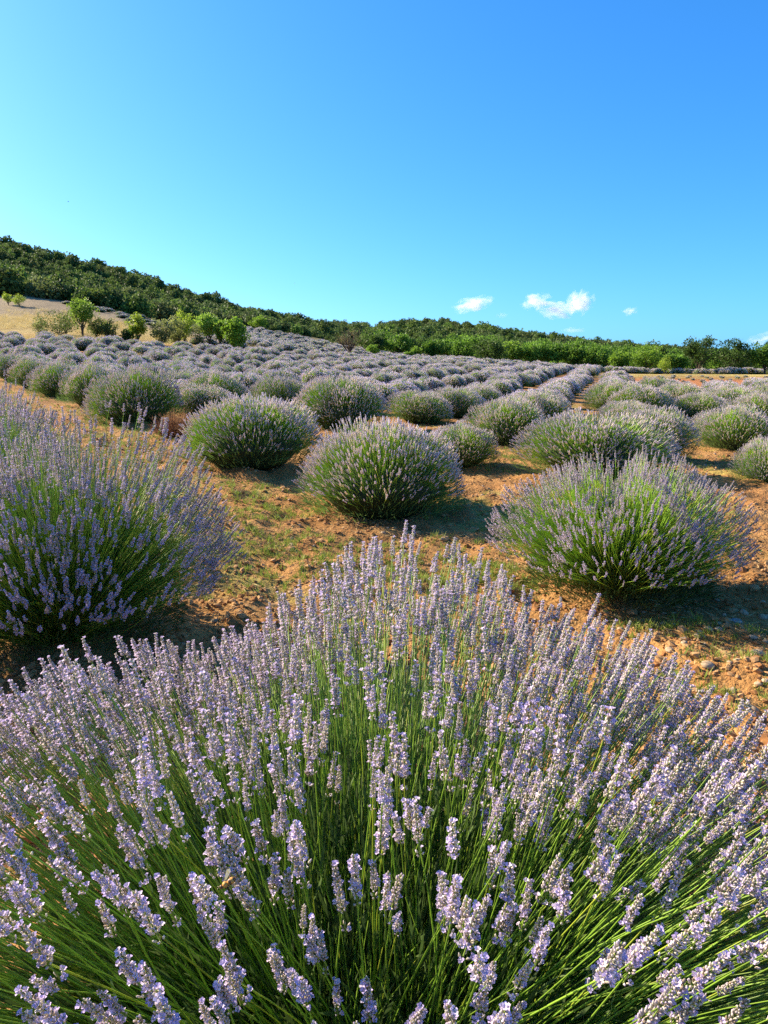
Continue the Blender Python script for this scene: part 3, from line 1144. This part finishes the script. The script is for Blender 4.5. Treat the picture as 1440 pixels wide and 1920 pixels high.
TREES = [  # u, v foot, v top, width px, distance, kind, name, label
    (16, 571, 547, 20, 98, 'yellow', 'young_tree', 'small yellow-green tree high on the dry slope, at the picture edge'),
    (37, 579, 556, 27, 96, 'yellow', 'young_tree', 'low yellow-green tree on the dry slope, beside a smaller one'),
    (76, 622, 585, 32, 61, 'olive', 'shrub', 'grey-green shrub at the far left end of the dark thicket'),
    (110, 626, 577, 76, 60, 'dark', 'shrub', 'big dark evergreen shrub left of the tall light green tree'),
    (122, 612, 566, 36, 64, 'olive', 'shrub', 'olive shrub rising behind the big dark evergreen shrub'),
    (155, 629, 554, 58, 61, 'light', 'almond_tree', 'tall light green tree beside the big dark evergreen shrub'),
    (180, 630, 590, 30, 62, 'dark', 'shrub', 'dark narrow shrub at the foot of the tall light green tree'),
    (204, 632, 588, 36, 61, 'dark', 'shrub', 'dark pointed shrub midway between the tall tree and the yellow-green tree'),
    (199, 620, 586, 24, 63, 'yellow', 'shrub', 'yellow-green shrub top showing over the dark pointed shrub'),
    (238, 633, 607, 20, 61, 'dark', 'shrub', 'small dark shrub at the foot of the rounded yellow-green tree'),
    (258, 633, 575, 36, 61, 'yellow', 'almond_tree', 'rounded yellow-green tree standing alone in the tree line'),
    (304, 641, 590, 44, 61, 'olive', 'shrub', 'grey olive thicket shrub right of the rounded yellow-green tree'),
    (333, 642, 585, 44, 63, 'olive', 'shrub', 'middle grey olive shrub of the thicket'),
    (347, 643, 577, 46, 65, 'yellow', 'almond_tree', 'broad yellow-green tree rising behind the grey olive thicket'),
    (372, 645, 598, 34, 62, 'olive', 'shrub', 'grey olive shrub at the end of the thicket, by three green trees'),
    (393, 645, 576, 50, 63, 'light', 'almond_tree', 'first and tallest of three green trees beside the olive thicket'),
    (413, 649, 590, 26, 62, 'light', 'almond_tree', 'thin middle tree of three green trees by the track'),
    (441, 652, 588, 42, 61, 'bright', 'almond_tree', 'last of three green trees by the track, dark forked trunk'),
    (487, 612, 590, 34, 150, 'bright', 'young_tree', 'lone bright green tree at the edge of the wooded hillside'),
    (655, 672, 620, 58, 82, 'bare', 'bare_tree', 'nearly leafless brown tree with forked trunk in the far lavender'),
    (704, 669, 628, 40, 100, 'deep', 'orchard_tree', 'dark green tree at the end of the orchard line beside the bare tree'),
    (699, 668, 646, 22, 96, 'bright', 'shrub', 'light green shrub under the dark tree at the end of the orchard line'),
    (748, 671, 626, 54, 100, 'orchard', 'orchard_tree', 'rounded orchard tree second from the bare brown tree'),
    (767, 673, 656, 18, 92, 'bright', 'shrub', 'small bright green bush before the orchard, lower of a pair'),
    (780, 673, 648, 20, 93, 'bright', 'shrub', 'bright green bush before the orchard, taller of a pair'),
    (810, 678, 640, 42, 100, 'orchard', 'orchard_tree', 'orchard tree right of the two small bright green bushes'),
    (834, 680, 641, 38, 103, 'orchard', 'orchard_tree', 'orchard tree just left of the big broad orchard tree'),
    (873, 682, 632, 60, 99, 'orchard', 'orchard_tree', 'big broad orchard tree under the highest part of the wooded hill'),
    (918, 692, 641, 60, 90, 'deep', 'orchard_tree', 'dark spreading orchard tree with two trunks in front of the line'),
    (962, 690, 645, 44, 97, 'bright', 'orchard_tree', 'bright-topped orchard tree right of the dark spreading one'),
    (1000, 692, 645, 50, 97, 'orchard', 'orchard_tree', 'orchard tree second to the right of the dark spreading one'),
    (1038, 694, 645, 48, 97, 'orchard', 'orchard_tree', 'orchard tree third to the right of the dark spreading one'),
    (1076, 698, 647, 42, 96, 'orchard', 'orchard_tree', 'narrow orchard tree left of the wide round orchard tree'),
    (1112, 700, 648, 62, 95, 'orchard', 'orchard_tree', 'wide round orchard tree above the end of the bare aisle'),
    (1160, 702, 662, 42, 92, 'bright', 'orchard_tree', 'low leafy light green orchard tree with foliage to the ground'),
    (1208, 702, 648, 64, 94, 'bright', 'orchard_tree', 'large bright orchard tree left of the little pale sapling'),
    (1245, 707, 674, 27, 80, 'yellow', 'sapling', 'little pale green sapling at the yellow grass strip'),
    (1266, 701, 664, 46, 95, 'orchard', 'orchard_tree', 'orchard tree between the little sapling and the tall dark tree'),
    (1308, 705, 632, 62, 88, 'deep', 'orchard_tree', 'tall dark ragged tree standing above the orchard skyline'),
    (1372, 704, 638, 62, 90, 'deep', 'orchard_tree', 'open-crowned tree between the tall dark tree and the picture edge'),
    (1434, 704, 640, 56, 89, 'orchard', 'orchard_tree', 'orchard tree cut by the picture edge'),
    (1034, 702, 686, 14, 84, 'bright', 'shrub', 'tiny green shrub in the lavender before the orchard'),
]
tcount = 0


def plant_tree(u, v, vt, w, y, kind, name, label, group=None, seed=None):
    global tcount
    tcount += 1
    y = float(G(y))
    r = ray(u, v)
    x = r[0] / r[1] * y
    dist = y / r[1]
    h = (v - vt) / FPX * dist
    ww = w / FPX * dist * 1.12
    kw = dict(KINDS[kind])
    kw['leaf'] *= 0.68
    if h < 1.5:
        kw['leaf'] *= 0.7
        kw['nleaf'] = int(kw['nleaf'] * 0.6)
    tm, cm = tree_shape(500 + tcount if seed is None else seed, h, ww, **kw)
    root = add_obj(name, None, None, (x, y, Tp(x, y)))
    cat = 'shrub' if name == 'shrub' else 'tree'
    tag(root, label, cat, group)
    add_obj('trunk', tm, root)
    if cm:
        add_obj('crown', cm, root)
    return root, tm, cm, h, ww


for t in TREES:
    grp = 'orchard trees' if t[6] == 'orchard_tree' else ('trees and shrubs along the track' if t[4] < 75 else None)
    plant_tree(*t, group=grp)

# the orchard's rear rank: alike trees half hidden behind the front line
protos = []
for k in range(5):
    tm, cm = tree_shape(700 + k, 2.7, 2.8, **dict(KINDS[['deep', 'orchard', 'deep', 'deep', 'orchard'][k]], leaf=0.16))
    protos.append((tm, cm))
for j, u in enumerate(np.linspace(690, 1460, 30)):
    y = float(G(112 + 12 * ((j * 37) % 10) / 10))
    r = ray(u + rng.uniform(-8, 8), 690)
    x = r[0] / r[1] * y
    root = add_obj('orchard_tree', None, None, (x, y, Tp(x, y)), (0, 0, rng.random() * 6.28))
    s = rng.uniform(0.85, 1.15)
    root.scale = (s, s, s * rng.uniform(0.85, 1.05))
    tag(root, 'orchard tree in the rear rank, half hidden by the front trees', 'tree', 'rear rank of the orchard')
    tm, cm = protos[rng.integers(5)]
    add_obj('trunk', tm, root)
    add_obj('crown', cm, root)


# ------------------------------------------------------------------ wooded hills
def scrub_shape(seed, n=800):
    rs = np.random.default_rng(seed)
    nc = 16
    ce = unit(rs.normal(0, 1, (nc, 3))) * rs.uniform(.35, .75, (nc, 1)) * np.array([1, 1, .75])
    ce[:, 2] = np.abs(ce[:, 2]) + 0.25
    cl = rs.integers(0, nc, n)
    off = unit(rs.normal(0, 1, (n, 3))) * rs.uniform(.22, .36, (n, 1))
    pos = ce[cl] + off
    pos[:, 2] = np.maximum(pos[:, 2], 0.02)
    d = unit(off + rs.normal(0, .13, off.shape))
    tone = (rs.random(nc)[cl] * .5 + rs.random(n) * .5)[:, None]
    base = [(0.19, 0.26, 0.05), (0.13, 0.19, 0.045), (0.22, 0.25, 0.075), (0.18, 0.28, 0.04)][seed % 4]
    cols = np.array([0.04, 0.065, 0.018]) * (1 - tone) + np.array(base) * tone
    a = Acc()
    v, q, c = blades_block(pos, np.cross(d, rs.normal(0, 1, d.shape)), rs.uniform(.12, .20, n), rs.uniform(.09, .15, n), cols, rs, .1)
    a.add(v, [q], c)
    return a.mesh('hill_scrub', [M_SCRUB])


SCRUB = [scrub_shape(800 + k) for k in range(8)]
pts = []
tries = rng.random((90000, 3))
yy = 60 + (700 - 60) * tries[:, 0] ** 1.25
ss = -0.66 + 1.32 * tries[:, 1]
xx = ss * yy
keep = (forest_amount(xx, yy) > 0) & (tries[:, 2] < 0.25 + 0.75 * (yy / 500))
xx, yy = xx[keep], yy[keep]
cell = {}
sel = []
for j in range(len(xx)):
    g = 1.9 + yy[j] * 0.0085
    key = (int(xx[j] // g), int(yy[j] // g))
    if key in cell:
        continue
    cell[key] = 1
    sel.append(j)
xx, yy = xx[sel], yy[sel]
zz = T(xx, yy)
# bushes on the near edge of the wood stand as individuals
fa = forest_amount(xx, yy)
edge_idx = [j for j in np.argsort(np.hypot(xx, yy)) if fa[j] < 14 and -0.55 < xx[j] / yy[j] < -0.03][:70]
mask = np.ones(len(xx), bool)
mask[edge_idx] = False
n_ = mask.sum()
s_ = (1.7 + 2.3 * rng.random(n_) ** 1.6) * np.clip(yy[mask] / 230, 0.5, 1.05)
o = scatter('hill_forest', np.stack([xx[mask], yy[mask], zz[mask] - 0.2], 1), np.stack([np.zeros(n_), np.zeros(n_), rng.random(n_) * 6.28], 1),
            np.stack([s_ * rng.uniform(.9, 1.2, n_), s_ * rng.uniform(.9, 1.2, n_), s_ * rng.uniform(.85, 1.25, n_)], 1), np.where((xx[mask] / yy[mask] < -0.03) & (rng.random(n_) < 0.7), rng.choice([1, 5], n_), rng.integers(0, 8, n_)), SCRUB)  # left hill favours the darkest shapes: its backlit shade is put into leaf colour
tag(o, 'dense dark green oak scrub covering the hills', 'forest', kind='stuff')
a = Acc()
tube(a, [(0, 0, -0.3), (0.03, 0.02, 0.15), (0.0, 0.05, 0.5), (-0.08, 0.1, 0.8)], [0.10, 0.075, 0.06, 0.02], 6, (0.1, 0.07, 0.05))
tube(a, [(0.02, 0.03, 0.25), (0.2, -0.1, 0.5), (0.35, -0.2, 0.75)], [0.05, 0.035, 0.012], 5, (0.1, 0.07, 0.05))
OAK_TRUNK = a.mesh('trunk', [M_BARK], True)
for j in edge_idx:
    s = rng.uniform(1.2, 1.9)
    root = add_obj('hillside_oak', None, None, (xx[j], yy[j], zz[j] - 0.15), (0, 0, rng.random() * 6.28), (s * 1.2, s * 1.2, s * rng.uniform(1.1, 1.5)))
    tag(root, 'rounded dark oak along the lower edge of the wooded hillside', 'tree', 'oaks on the lower edge of the wood')
    add_obj('crown', SCRUB[rng.integers(8)], root)
    add_obj('trunk', OAK_TRUNK, root)

# ------------------------------------------------------------------ grass, clods and stones on the soil
def grass_tuft(seed, n=14, h=0.05, c=((0.16, 0.26, 0.035), (0.30, 0.33, 0.06))):
    rs = np.random.default_rng(seed)
    az = rs.random(n) * 6.28
    tl = rs.uniform(0.1, 0.9, n)
    d = np.stack([np.cos(az) * np.sin(tl), np.sin(az) * np.sin(tl), np.cos(tl)], 1)
    pos = rs.normal(0, 0.012, (n, 3)) * np.array([1, 1, 0])
    t = rs.random((n, 1))
    cols = np.array(c[0]) * (1 - t) + np.array(c[1]) * t
    a = Acc()
    v, q, cc = blades_block(pos, d, rs.uniform(.5, 1.3, n) * h, np.full(n, 0.0042), cols, rs, .06)
    a.add(v, [q], cc)
    return a.mesh('grass_tuft', [M_GRASS])


TUFT = [grass_tuft(900 + k) for k in range(5)]
DRYT = [grass_tuft(920 + k, 22, 0.30, ((0.50, 0.38, 0.13), (0.62, 0.50, 0.22))) for k in range(4)]
for k, me in enumerate(DRYT):
    pass


def clear_of_bushes(x, y, f=0.55):
    ok = np.ones(len(x), bool)
    for b in BUSHES:
        if b[1] < 26:
            ok &= (x - b[0]) ** 2 + (y - b[1]) ** 2 > (b[2] * f) ** 2
    return ok


gp = []
PATCH = [(405, 915, .45, 260), (432, 962, .35, 220), (500, 950, .4, 200), (470, 1010, .4, 220), (800, 1075, .35, 260), (880, 1095, .3, 220), (950, 1085, .25, 180), (830, 1045, .4, 120),
         (1225, 1172, .16, 110), (1390, 1200, .14, 40), (300, 855, .6, 260), (150, 770, 1.2, 420), (250, 830, .7, 320), (80, 745, 1.4, 420), (190, 800, .8, 300), (940, 857, .6, 260), (960, 850, .5, 200),
         (1330, 868, .7, 160), (700, 1060, .6, 220), (560, 1040, .5, 220), (620, 1090, .4, 160), (1090, 785, 1.2, 240), (1320, 790, 1.5, 240), (1300, 1300, .3, 90), (1370, 1270, .2, 60), (0, 712, 2, 300),
         (920, 880, .5, 120), (1100, 1010, .4, 60)]
for (u, v, r, n) in PATCH:
    p = hit(u, v)
    a = rng.random(n) * 6.28
    rr = r * np.sqrt(rng.random(n))
    gp.append(np.stack([p[0] + np.cos(a) * rr * 1.4, p[1] + np.sin(a) * rr], 1))
sy = 1.5 + 14 * rng.random(5200) ** 1.4
sx = (rng.random(5200) * 1.3 - 0.65) * sy
k_ = vnoise(sx * 1.1 + 40, sy * 1.1, 3) * 0.6 + vnoise(sx * 5, sy * 5, 1) * 0.5 > 0.68
gp.append(np.stack([sx[k_], sy[k_]], 1))
gp = np.concatenate(gp)
gp = gp[clear_of_bushes(gp[:, 0], gp[:, 1], 0.6) & (rng.random(len(gp)) < np.where(gp[:, 1] < 9, 0.55, 0.8))]
n_ = len(gp)
o = scatter('grass', np.stack([gp[:, 0], gp[:, 1], ground_z(gp[:, 0], gp[:, 1]) - 0.003], 1), np.stack([np.zeros(n_), np.zeros(n_), rng.random(n_) * 6.28], 1),
            rng.uniform(.4, 1.1, n_), rng.integers(0, 5, n_), TUFT)
tag(o, 'sparse yellow-green weeds and grass on the tilled soil', 'grass', kind='stuff')

dg = []
for (u, v, r, n) in [(60, 643, 5, 260), (110, 640, 4, 260), (150, 640, 3, 160), (40, 600, 12, 420), (100, 606, 9, 300), (520, 655, 4, 260), (470, 651, 4, 220), (570, 660, 4, 200), (620, 664, 3, 120),
                     (1250, 707, 7, 420), (1330, 706, 7, 420), (1180, 706, 5, 200), (225, 630, 4, 120), (560, 645, 9, 200), (235, 680, 1.0, 60), (230, 672, 1, 50)]:
    p = hit(u, v)
    a = rng.random(n) * 6.28
    rr = 0.65 * r * np.sqrt(rng.random(n))
    dg.append(np.stack([p[0] + np.cos(a) * rr, p[1] + np.sin(a) * rr], 1))
dg = np.concatenate(dg)
n_ = len(dg)
o = scatter('dry_grass', np.stack([dg[:, 0], dg[:, 1], T(dg[:, 0], dg[:, 1])], 1), np.stack([np.zeros(n_), np.zeros(n_), rng.random(n_) * 6.28], 1),
            np.stack([rng.uniform(1.6, 3.2, n_), rng.uniform(1.6, 3.2, n_), rng.uniform(.5, 1.1, n_) * np.where(dg[:, 0] / dg[:, 1] > 0.2, 0.3, 1)], 1), rng.integers(0, 4, n_), DRYT)
tag(o, 'dry straw-coloured grass at the field margins', 'grass', kind='stuff')


def lump(seed, flat=0.7, rough=0.22, mat=M_CLOD, sub=1, smooth=False):
    rs = np.random.default_rng(seed)
    import bmesh
    bm = bmesh.new()
    bmesh.ops.create_icosphere(bm, subdivisions=sub, radius=1.0)
    ax = rs.uniform(.75, 1.25, 3)
    for v in bm.verts:
        k = 1 + rs.normal(0, rough)
        v.co = Vector((v.co.x * ax[0] * k, v.co.y * ax[1] * k, v.co.z * flat * k))
    me = bpy.data.meshes.new('lump')
    bm.to_mesh(me)
    bm.free()
    me.materials.append(mat)
    if smooth:
        me.polygons.foreach_set('use_smooth', np.ones(len(me.polygons), bool))
    return me


CLODS = [lump(950 + k, 0.65, 0.20, M_CLOD if k % 2 else M_CLOD2, 1) for k in range(8)] + [lump(970, .6, .08, M_STONE, 2, True), lump(971, .6, .08, M_STONE, 2, True)]
n_ = 60000
sy = 1.35 + 13 * rng.random(n_) ** 2.0
sx = (rng.random(n_) * 1.3 - 0.62) * sy
ok = clear_of_bushes(sx, sy, 0.35)
sx, sy = sx[ok], sy[ok]
n_ = len(sx)
sz = np.exp(rng.normal(math.log(0.0066), 0.58, n_))
sz = np.clip(sz, 0.003, 0.026)
pk = np.where(rng.random(n_) < 0.03, rng.integers(8, 10, n_), rng.integers(0, 8, n_))
o = scatter('soil_clods', np.stack([sx, sy, ground_z(sx, sy) + sz * 0.1], 1), rng.random((n_, 3)) * np.array([0.5, 0.5, 6.28]), sz, pk, CLODS)
tag(o, 'crumbly orange clods and gravel strewn over the tilled soil', 'gravel', kind='stuff')

lit = []
for k in range(4):
    rs = np.random.default_rng(1200 + k)
    nb = 9
    az_ = rs.random(nb) * 6.28
    d_ = np.stack([np.cos(az_), np.sin(az_), rs.uniform(-.05, .25, nb)], 1)
    a = Acc()
    v, q, c = blades_block(np.concatenate([rs.normal(0, .05, (nb, 2)), np.full((nb, 1), .004)], 1), d_, rs.uniform(.02, .08, nb), np.full(nb, .0028),
                           np.array([0.52, 0.38, 0.17]) * rs.uniform(.5, 1.2, (nb, 1)), rs, .04)
    a.add(v, [q], c)
    lit.append(a.mesh('straw_litter', [M_STRAW]))
n_ = 5200
sy = 1.4 + 13 * rng.random(n_) ** 1.7
sx = (rng.random(n_) * 1.3 - 0.62) * sy
k_ = clear_of_bushes(sx, sy, 0.4) & (vnoise(sx * 1.7 + 9, sy * 1.7, 2) > 0.38)
sx, sy = sx[k_], sy[k_]
n_ = len(sx)
o = scatter('straw_litter', np.stack([sx, sy, ground_z(sx, sy) + 0.004], 1), np.stack([np.zeros(n_), np.zeros(n_), rng.random(n_) * 6.28], 1), rng.uniform(.6, 1.3, n_), rng.integers(0, 4, n_), lit)
tag(o, 'dry straw litter strewn over the orange soil', 'straw', kind='stuff')

STONES = [lump(980 + k, 0.62, 0.05, M_STONE, 3, True) for k in range(5)] + [lump(986, .4, .05, M_STONE2, 3, True)]
STONE_AT = [  # u, v, width px, mesh, label
    (1380, 1170, 24, 5, 'flat blue-grey stone, largest of the stones in the bush shade'),
    (1312, 1192, 18, 0, 'pale yellow angular stone in front of the wide bush, brightest of its cluster'),
    (1328, 1186, 15, 1, 'round pale stone touching the brightest angular one'),
    (1347, 1185, 14, 2, 'oval pale stone between the angular stone and the flat blue-grey one'),
    (1365, 1172, 14, 3, 'small pale stone just left of the flat blue-grey stone'),
    (1430, 1162, 17, 4, 'greyish stone near the picture edge beyond the flat blue-grey one'),
    (1420, 1231, 26, 2, 'long low stone near the picture edge on the sunlit ridge'),
    (1325, 1273, 22, 1, 'pale stone on the sunny ridge among the lowest flower tips'),
    (1255, 1226, 16, 0, 'rounded stone beside the highest flower tips at the right'),
    (1174, 1233, 20, 3, 'stone half hidden behind flower tips below the weeds'),
    (1230, 1190, 12, 4, 'reddish pale stone at the end of the green weeds'),
]
for (u, v, w, k, lab) in STONE_AT:
    p = hit(u, v)
    s = 0.5 * w / FPX * math.hypot(p[1], CAMH)
    tag(add_obj('stone', STONES[k], None, (p[0], p[1], float(ground_z(p[0], p[1])) + s * 0.25), (0.1, 0.1, rng.random() * 6.28), (s * 1.1, s, s)), lab, 'stone', 'stones in the soil')
for _ in range(44):
    u, v = rng.uniform(1150, 1440), rng.uniform(1140, 1330)
    if rng.random() < 0.35:
        u, v = rng.uniform(450, 1000), rng.uniform(930, 1080)
    p = hit(u, v)
    if not clear_of_bushes(np.array([p[0]]), np.array([p[1]]), .6)[0]:
        continue
    s = rng.uniform(0.008, 0.017)
    tag(add_obj('stone', STONES[rng.integers(5)], None, (p[0], p[1], float(ground_z(p[0], p[1])) + s * 0.02), (0.1, 0.1, rng.random() * 6.28), (s * 1.15, s, s)),
        'small pale pebble pressed into the orange soil between the bushes', 'stone', 'pebbles in the soil')

# seedlings in the bare red field at the right
sd = []
for r_ in range(9):
    for k in range(26):
        y = 27.5 + r_ * 1.8
        x = y * 0.30 + k * 0.8 + rng.normal(0, .12)
        if x / y < 0.56 and x / y > 0.30 + 0.0:
            sd.append((x, y))
sd = np.array(sd)
n_ = len(sd)
s_ = rng.uniform(.13, .24, n_)
o = scatter('seedlings', np.stack([sd[:, 0], sd[:, 1], T(sd[:, 0], sd[:, 1])], 1), np.stack([np.zeros(n_), np.zeros(n_), rng.random(n_) * 6.28], 1), s_, rng.integers(0, 5, n_), V_TINY)
tag(o, 'tiny young lavender plants dotting the bare red field', 'seedlings', kind='stuff')

# ------------------------------------------------------------------ honey bee on a flower head
def flat_mat(name, col, rough=0.6, alpha=None):
    m, n, l = new_mat(name)
    p = n.new('ShaderNodeBsdfPrincipled')
    nz = n.new('ShaderNodeTexNoise')
    nz.inputs['Scale'].default_value = 900
    mx = n.new('ShaderNodeMix')
    mx.data_type = 'RGBA'
    mx.inputs['A'].default_value = (*[c * .8 for c in col], 1)
    mx.inputs['B'].default_value = (*[min(1, c * 1.2) for c in col], 1)
    tc = n.new('ShaderNodeTexCoord')
    l.new(tc.outputs['Object'], nz.inputs['Vector'])
    l.new(nz.outputs[0], mx.inputs['Factor'])
    l.new(mx.outputs['Result'], p.inputs['Base Color'])
    p.inputs['Roughness'].default_value = rough
    if alpha:
        p.inputs['Alpha'].default_value = alpha
    out = n.new('ShaderNodeOutputMaterial')
    l.new(p.outputs[0], out.inputs[0])
    return m


M_BEE = flat_mat('bee_fuzz', (0.62, 0.28, 0.04))
M_BEED = flat_mat('bee_dark', (0.12, 0.045, 0.012), 0.4)
M_WING = flat_mat('bee_wing', (0.55, 0.48, 0.22), 0.3, 0.45)


def ellipsoid_rings(prof, sides=12):
    V, F, = [], []
    for k, (xk, rk) in enumerate(prof):
        for j in range(sides):
            a = j * 2 * math.pi / sides
            V.append([xk, math.cos(a) * rk, math.sin(a) * rk])
    for k in range(len(prof) - 1):
        for j in range(sides):
            F.append([k * sides + j, k * sides + (j + 1) % sides, (k + 1) * sides + (j + 1) % sides, (k + 1) * sides + j])
    return np.array(V), np.array(F)


bee = add_obj('honey_bee', None, None, bee_pos, (0.2, 0.35, math.radians(205)))
bee.scale = (1.15,) * 3
tag(bee, 'orange honey bee at a flower head low in the large near bush', 'bee')
V, F = ellipsoid_rings([(-.0080, .0001), (-.0072, .0012), (-.0055, .0022), (-.0035, .0026), (-.0015, .0021), (-.0004, .0010)])
fm_ = (np.arange(len(F)) // 12) % 2
add_obj('abdomen', make_mesh('abdomen', V, [F], None, [M_BEE, M_BEED], True, fm_), bee)
V, F = ellipsoid_rings([(-.0008, .0006), (-.0002, .0019), (.0012, .0025), (.0026, .0021), (.0034, .0008)])
thorax = add_obj('thorax', make_mesh('thorax', V, [F], None, [M_BEE], True), bee)
V, F = ellipsoid_rings([(.0030, .0004), (.0035, .0013), (.0044, .0017), (.0053, .0011), (.0057, .0002)])
head = add_obj('head', make_mesh('head', V, [F], None, [M_BEED], True), bee)
for s in (-1, 1):
    V = np.array([[.001, s * .001, .002], [-.001, s * .004, .004], [-.004, s * .0075, .006], [-.0065, s * .0075, .0058], [-.0062, s * .005, .0046], [-.002, s * .0015, .0026]])
    add_obj('wing', make_mesh('wing', V, [np.array([[0, 1, 2, 3, 4, 5]])], None, [M_WING]), thorax)
    for lx in (-.0004, .0010, .0022):
        a = Acc()
        tube(a, [[lx, s * .0015, -.001], [lx - .001, s * .0035, -.0018], [lx - .0015, s * .004, -.0045]], [.0004, .0003, .0002], 4, (0.1, .05, .02))
        add_obj('leg', a.mesh('leg', [M_BEED]), thorax)
    a = Acc()
    tube(a, [[.0052, s * .0005, .0008], [.0068, s * .0012, .0012], [.0078, s * .0018, .0004]], [.0002, .00016, .00012], 4, (0.1, .05, .02))
    add_obj('antenna', a.mesh('antenna', [M_BEED]), head)

# two birds far up in the sky
for (u, v, d_, lab) in ((128, 378, 150, 'tiny dark bird high in the sky above the hill'), (552, 531, 170, 'tiny dark bird low in the sky over the hill ridge')):
    p = np.array([0, 0, CAMH]) + ray(u, v) * d_
    a = Acc()
    V, F = ellipsoid_rings([(-.16, .005), (-.08, .035), (0, .05), (.08, .04), (.14, .01)], 8)
    a.add(V, [F], (0.05, 0.05, 0.05))
    b = add_obj('bird', a.mesh('body', [M_BEED], True), None, p, (0, 0, rng.random() * 3))
    tag(b, lab, 'bird')
    for s in (-1, 1):
        V = np.array([[.05, s * .03, .02], [.02, s * .18, .09], [-.05, s * .34, .07], [-.06, s * .18, .075], [-.04, s * .03, .02]])
        add_obj('wing', make_mesh('wing', V, [np.array([[0, 1, 2, 3, 4]])], None, [M_BEED]), b)


# ------------------------------------------------------------------ small clouds low in the sky
def cloud_mat(name, dens, seed):
    m, n, l = new_mat(name)
    tc = n.new('ShaderNodeTexCoord')
    nz = n.new('ShaderNodeTexNoise')
    nz.noise_dimensions = '4D'
    nz.inputs['W'].default_value = seed
    nz.inputs['Scale'].default_value = 1.9
    nz.inputs['Detail'].default_value = 8
    nz.inputs['Roughness'].default_value = 0.6
    l.new(tc.outputs['Object'], nz.inputs['Vector'])
    ln = n.new('ShaderNodeVectorMath')
    ln.operation = 'LENGTH'
    l.new(tc.outputs['Object'], ln.inputs[0])
    s1 = n.new('ShaderNodeMath')
    s1.operation = 'MULTIPLY_ADD'          # noise*2.2 - 0.6
    s1.inputs[1].default_value = 3.4
    s1.inputs[2].default_value = -0.95
    l.new(nz.outputs[0], s1.inputs[0])
    s2 = n.new('ShaderNodeMath')
    s2.operation = 'SUBTRACT'
    l.new(s1.outputs[0], s2.inputs[0])
    l.new(ln.outputs['Value'], s2.inputs[1])
    mr = n.new('ShaderNodeMapRange')
    mr.inputs['From Min'].default_value = 0.0
    mr.inputs['From Max'].default_value = 0.6
    mr.inputs['To Min'].default_value = 0.0
    mr.inputs['To Max'].default_value = dens
    l.new(s2.outputs[0], mr.inputs[0])
    pv = n.new('ShaderNodeVolumePrincipled')
    pv.inputs['Color'].default_value = (1, 1, 1, 1)
    pv.inputs['Anisotropy'].default_value = 0.2
    l.new(mr.outputs[0], pv.inputs['Density'])
    out = n.new('ShaderNodeOutputMaterial')
    l.new(pv.outputs[0], out.inputs['Volume'])
    return m


CD = 3000.0
CLOUDS = [(886, 571, 78, 34, 12, .026, 'small white cloud alone above the middle of the wooded hill'),
          (1006, 566, 66, 34, 3, .026, 'white cloud, upper left lobe of the largest cloud group'),
          (1045, 582, 82, 34, -6, .026, 'white cloud at the base of the largest cloud group'),
          (1086, 567, 58, 50, 25, .03, 'tall white cloud at the right of the largest cloud group'),
          (1181, 584, 32, 18, 10, .026, 'tiny white puff right of the largest cloud group'),
          (941, 591, 26, 12, 5, .012, 'tiny faint puff between the small cloud and the large group'),
          (1075, 619, 50, 12, 0, .012, 'faint flat wisp of cloud just above the hill ridge'),
          (1436, 634, 90, 24, 15, .012, 'faint cloud bank at the picture edge above the orchard')]
for i, (u, v, w, h, rot, dn, lab) in enumerate(CLOUDS):
    V, F = ellipsoid_rings([(-1, .01)] + [(math.cos(a), math.sin(a)) for a in np.linspace(math.pi * .95, math.pi * .05, 9)] + [(1, .01)], 14)
    p = np.array([0, 0, CAMH]) + ray(u, v) * CD
    w2, h2 = w / FPX * CD * 0.52, h / FPX * CD * 0.52
    o = add_obj('cloud', make_mesh('cloud', V * 1.05, [F], None, [cloud_mat('cloud_vapour', dn, 3.7 * i + 1)]), None, p, (0, math.radians(-rot), 0), (w2, (w2 + h2) * .5, h2))
    tag(o, lab, 'cloud')
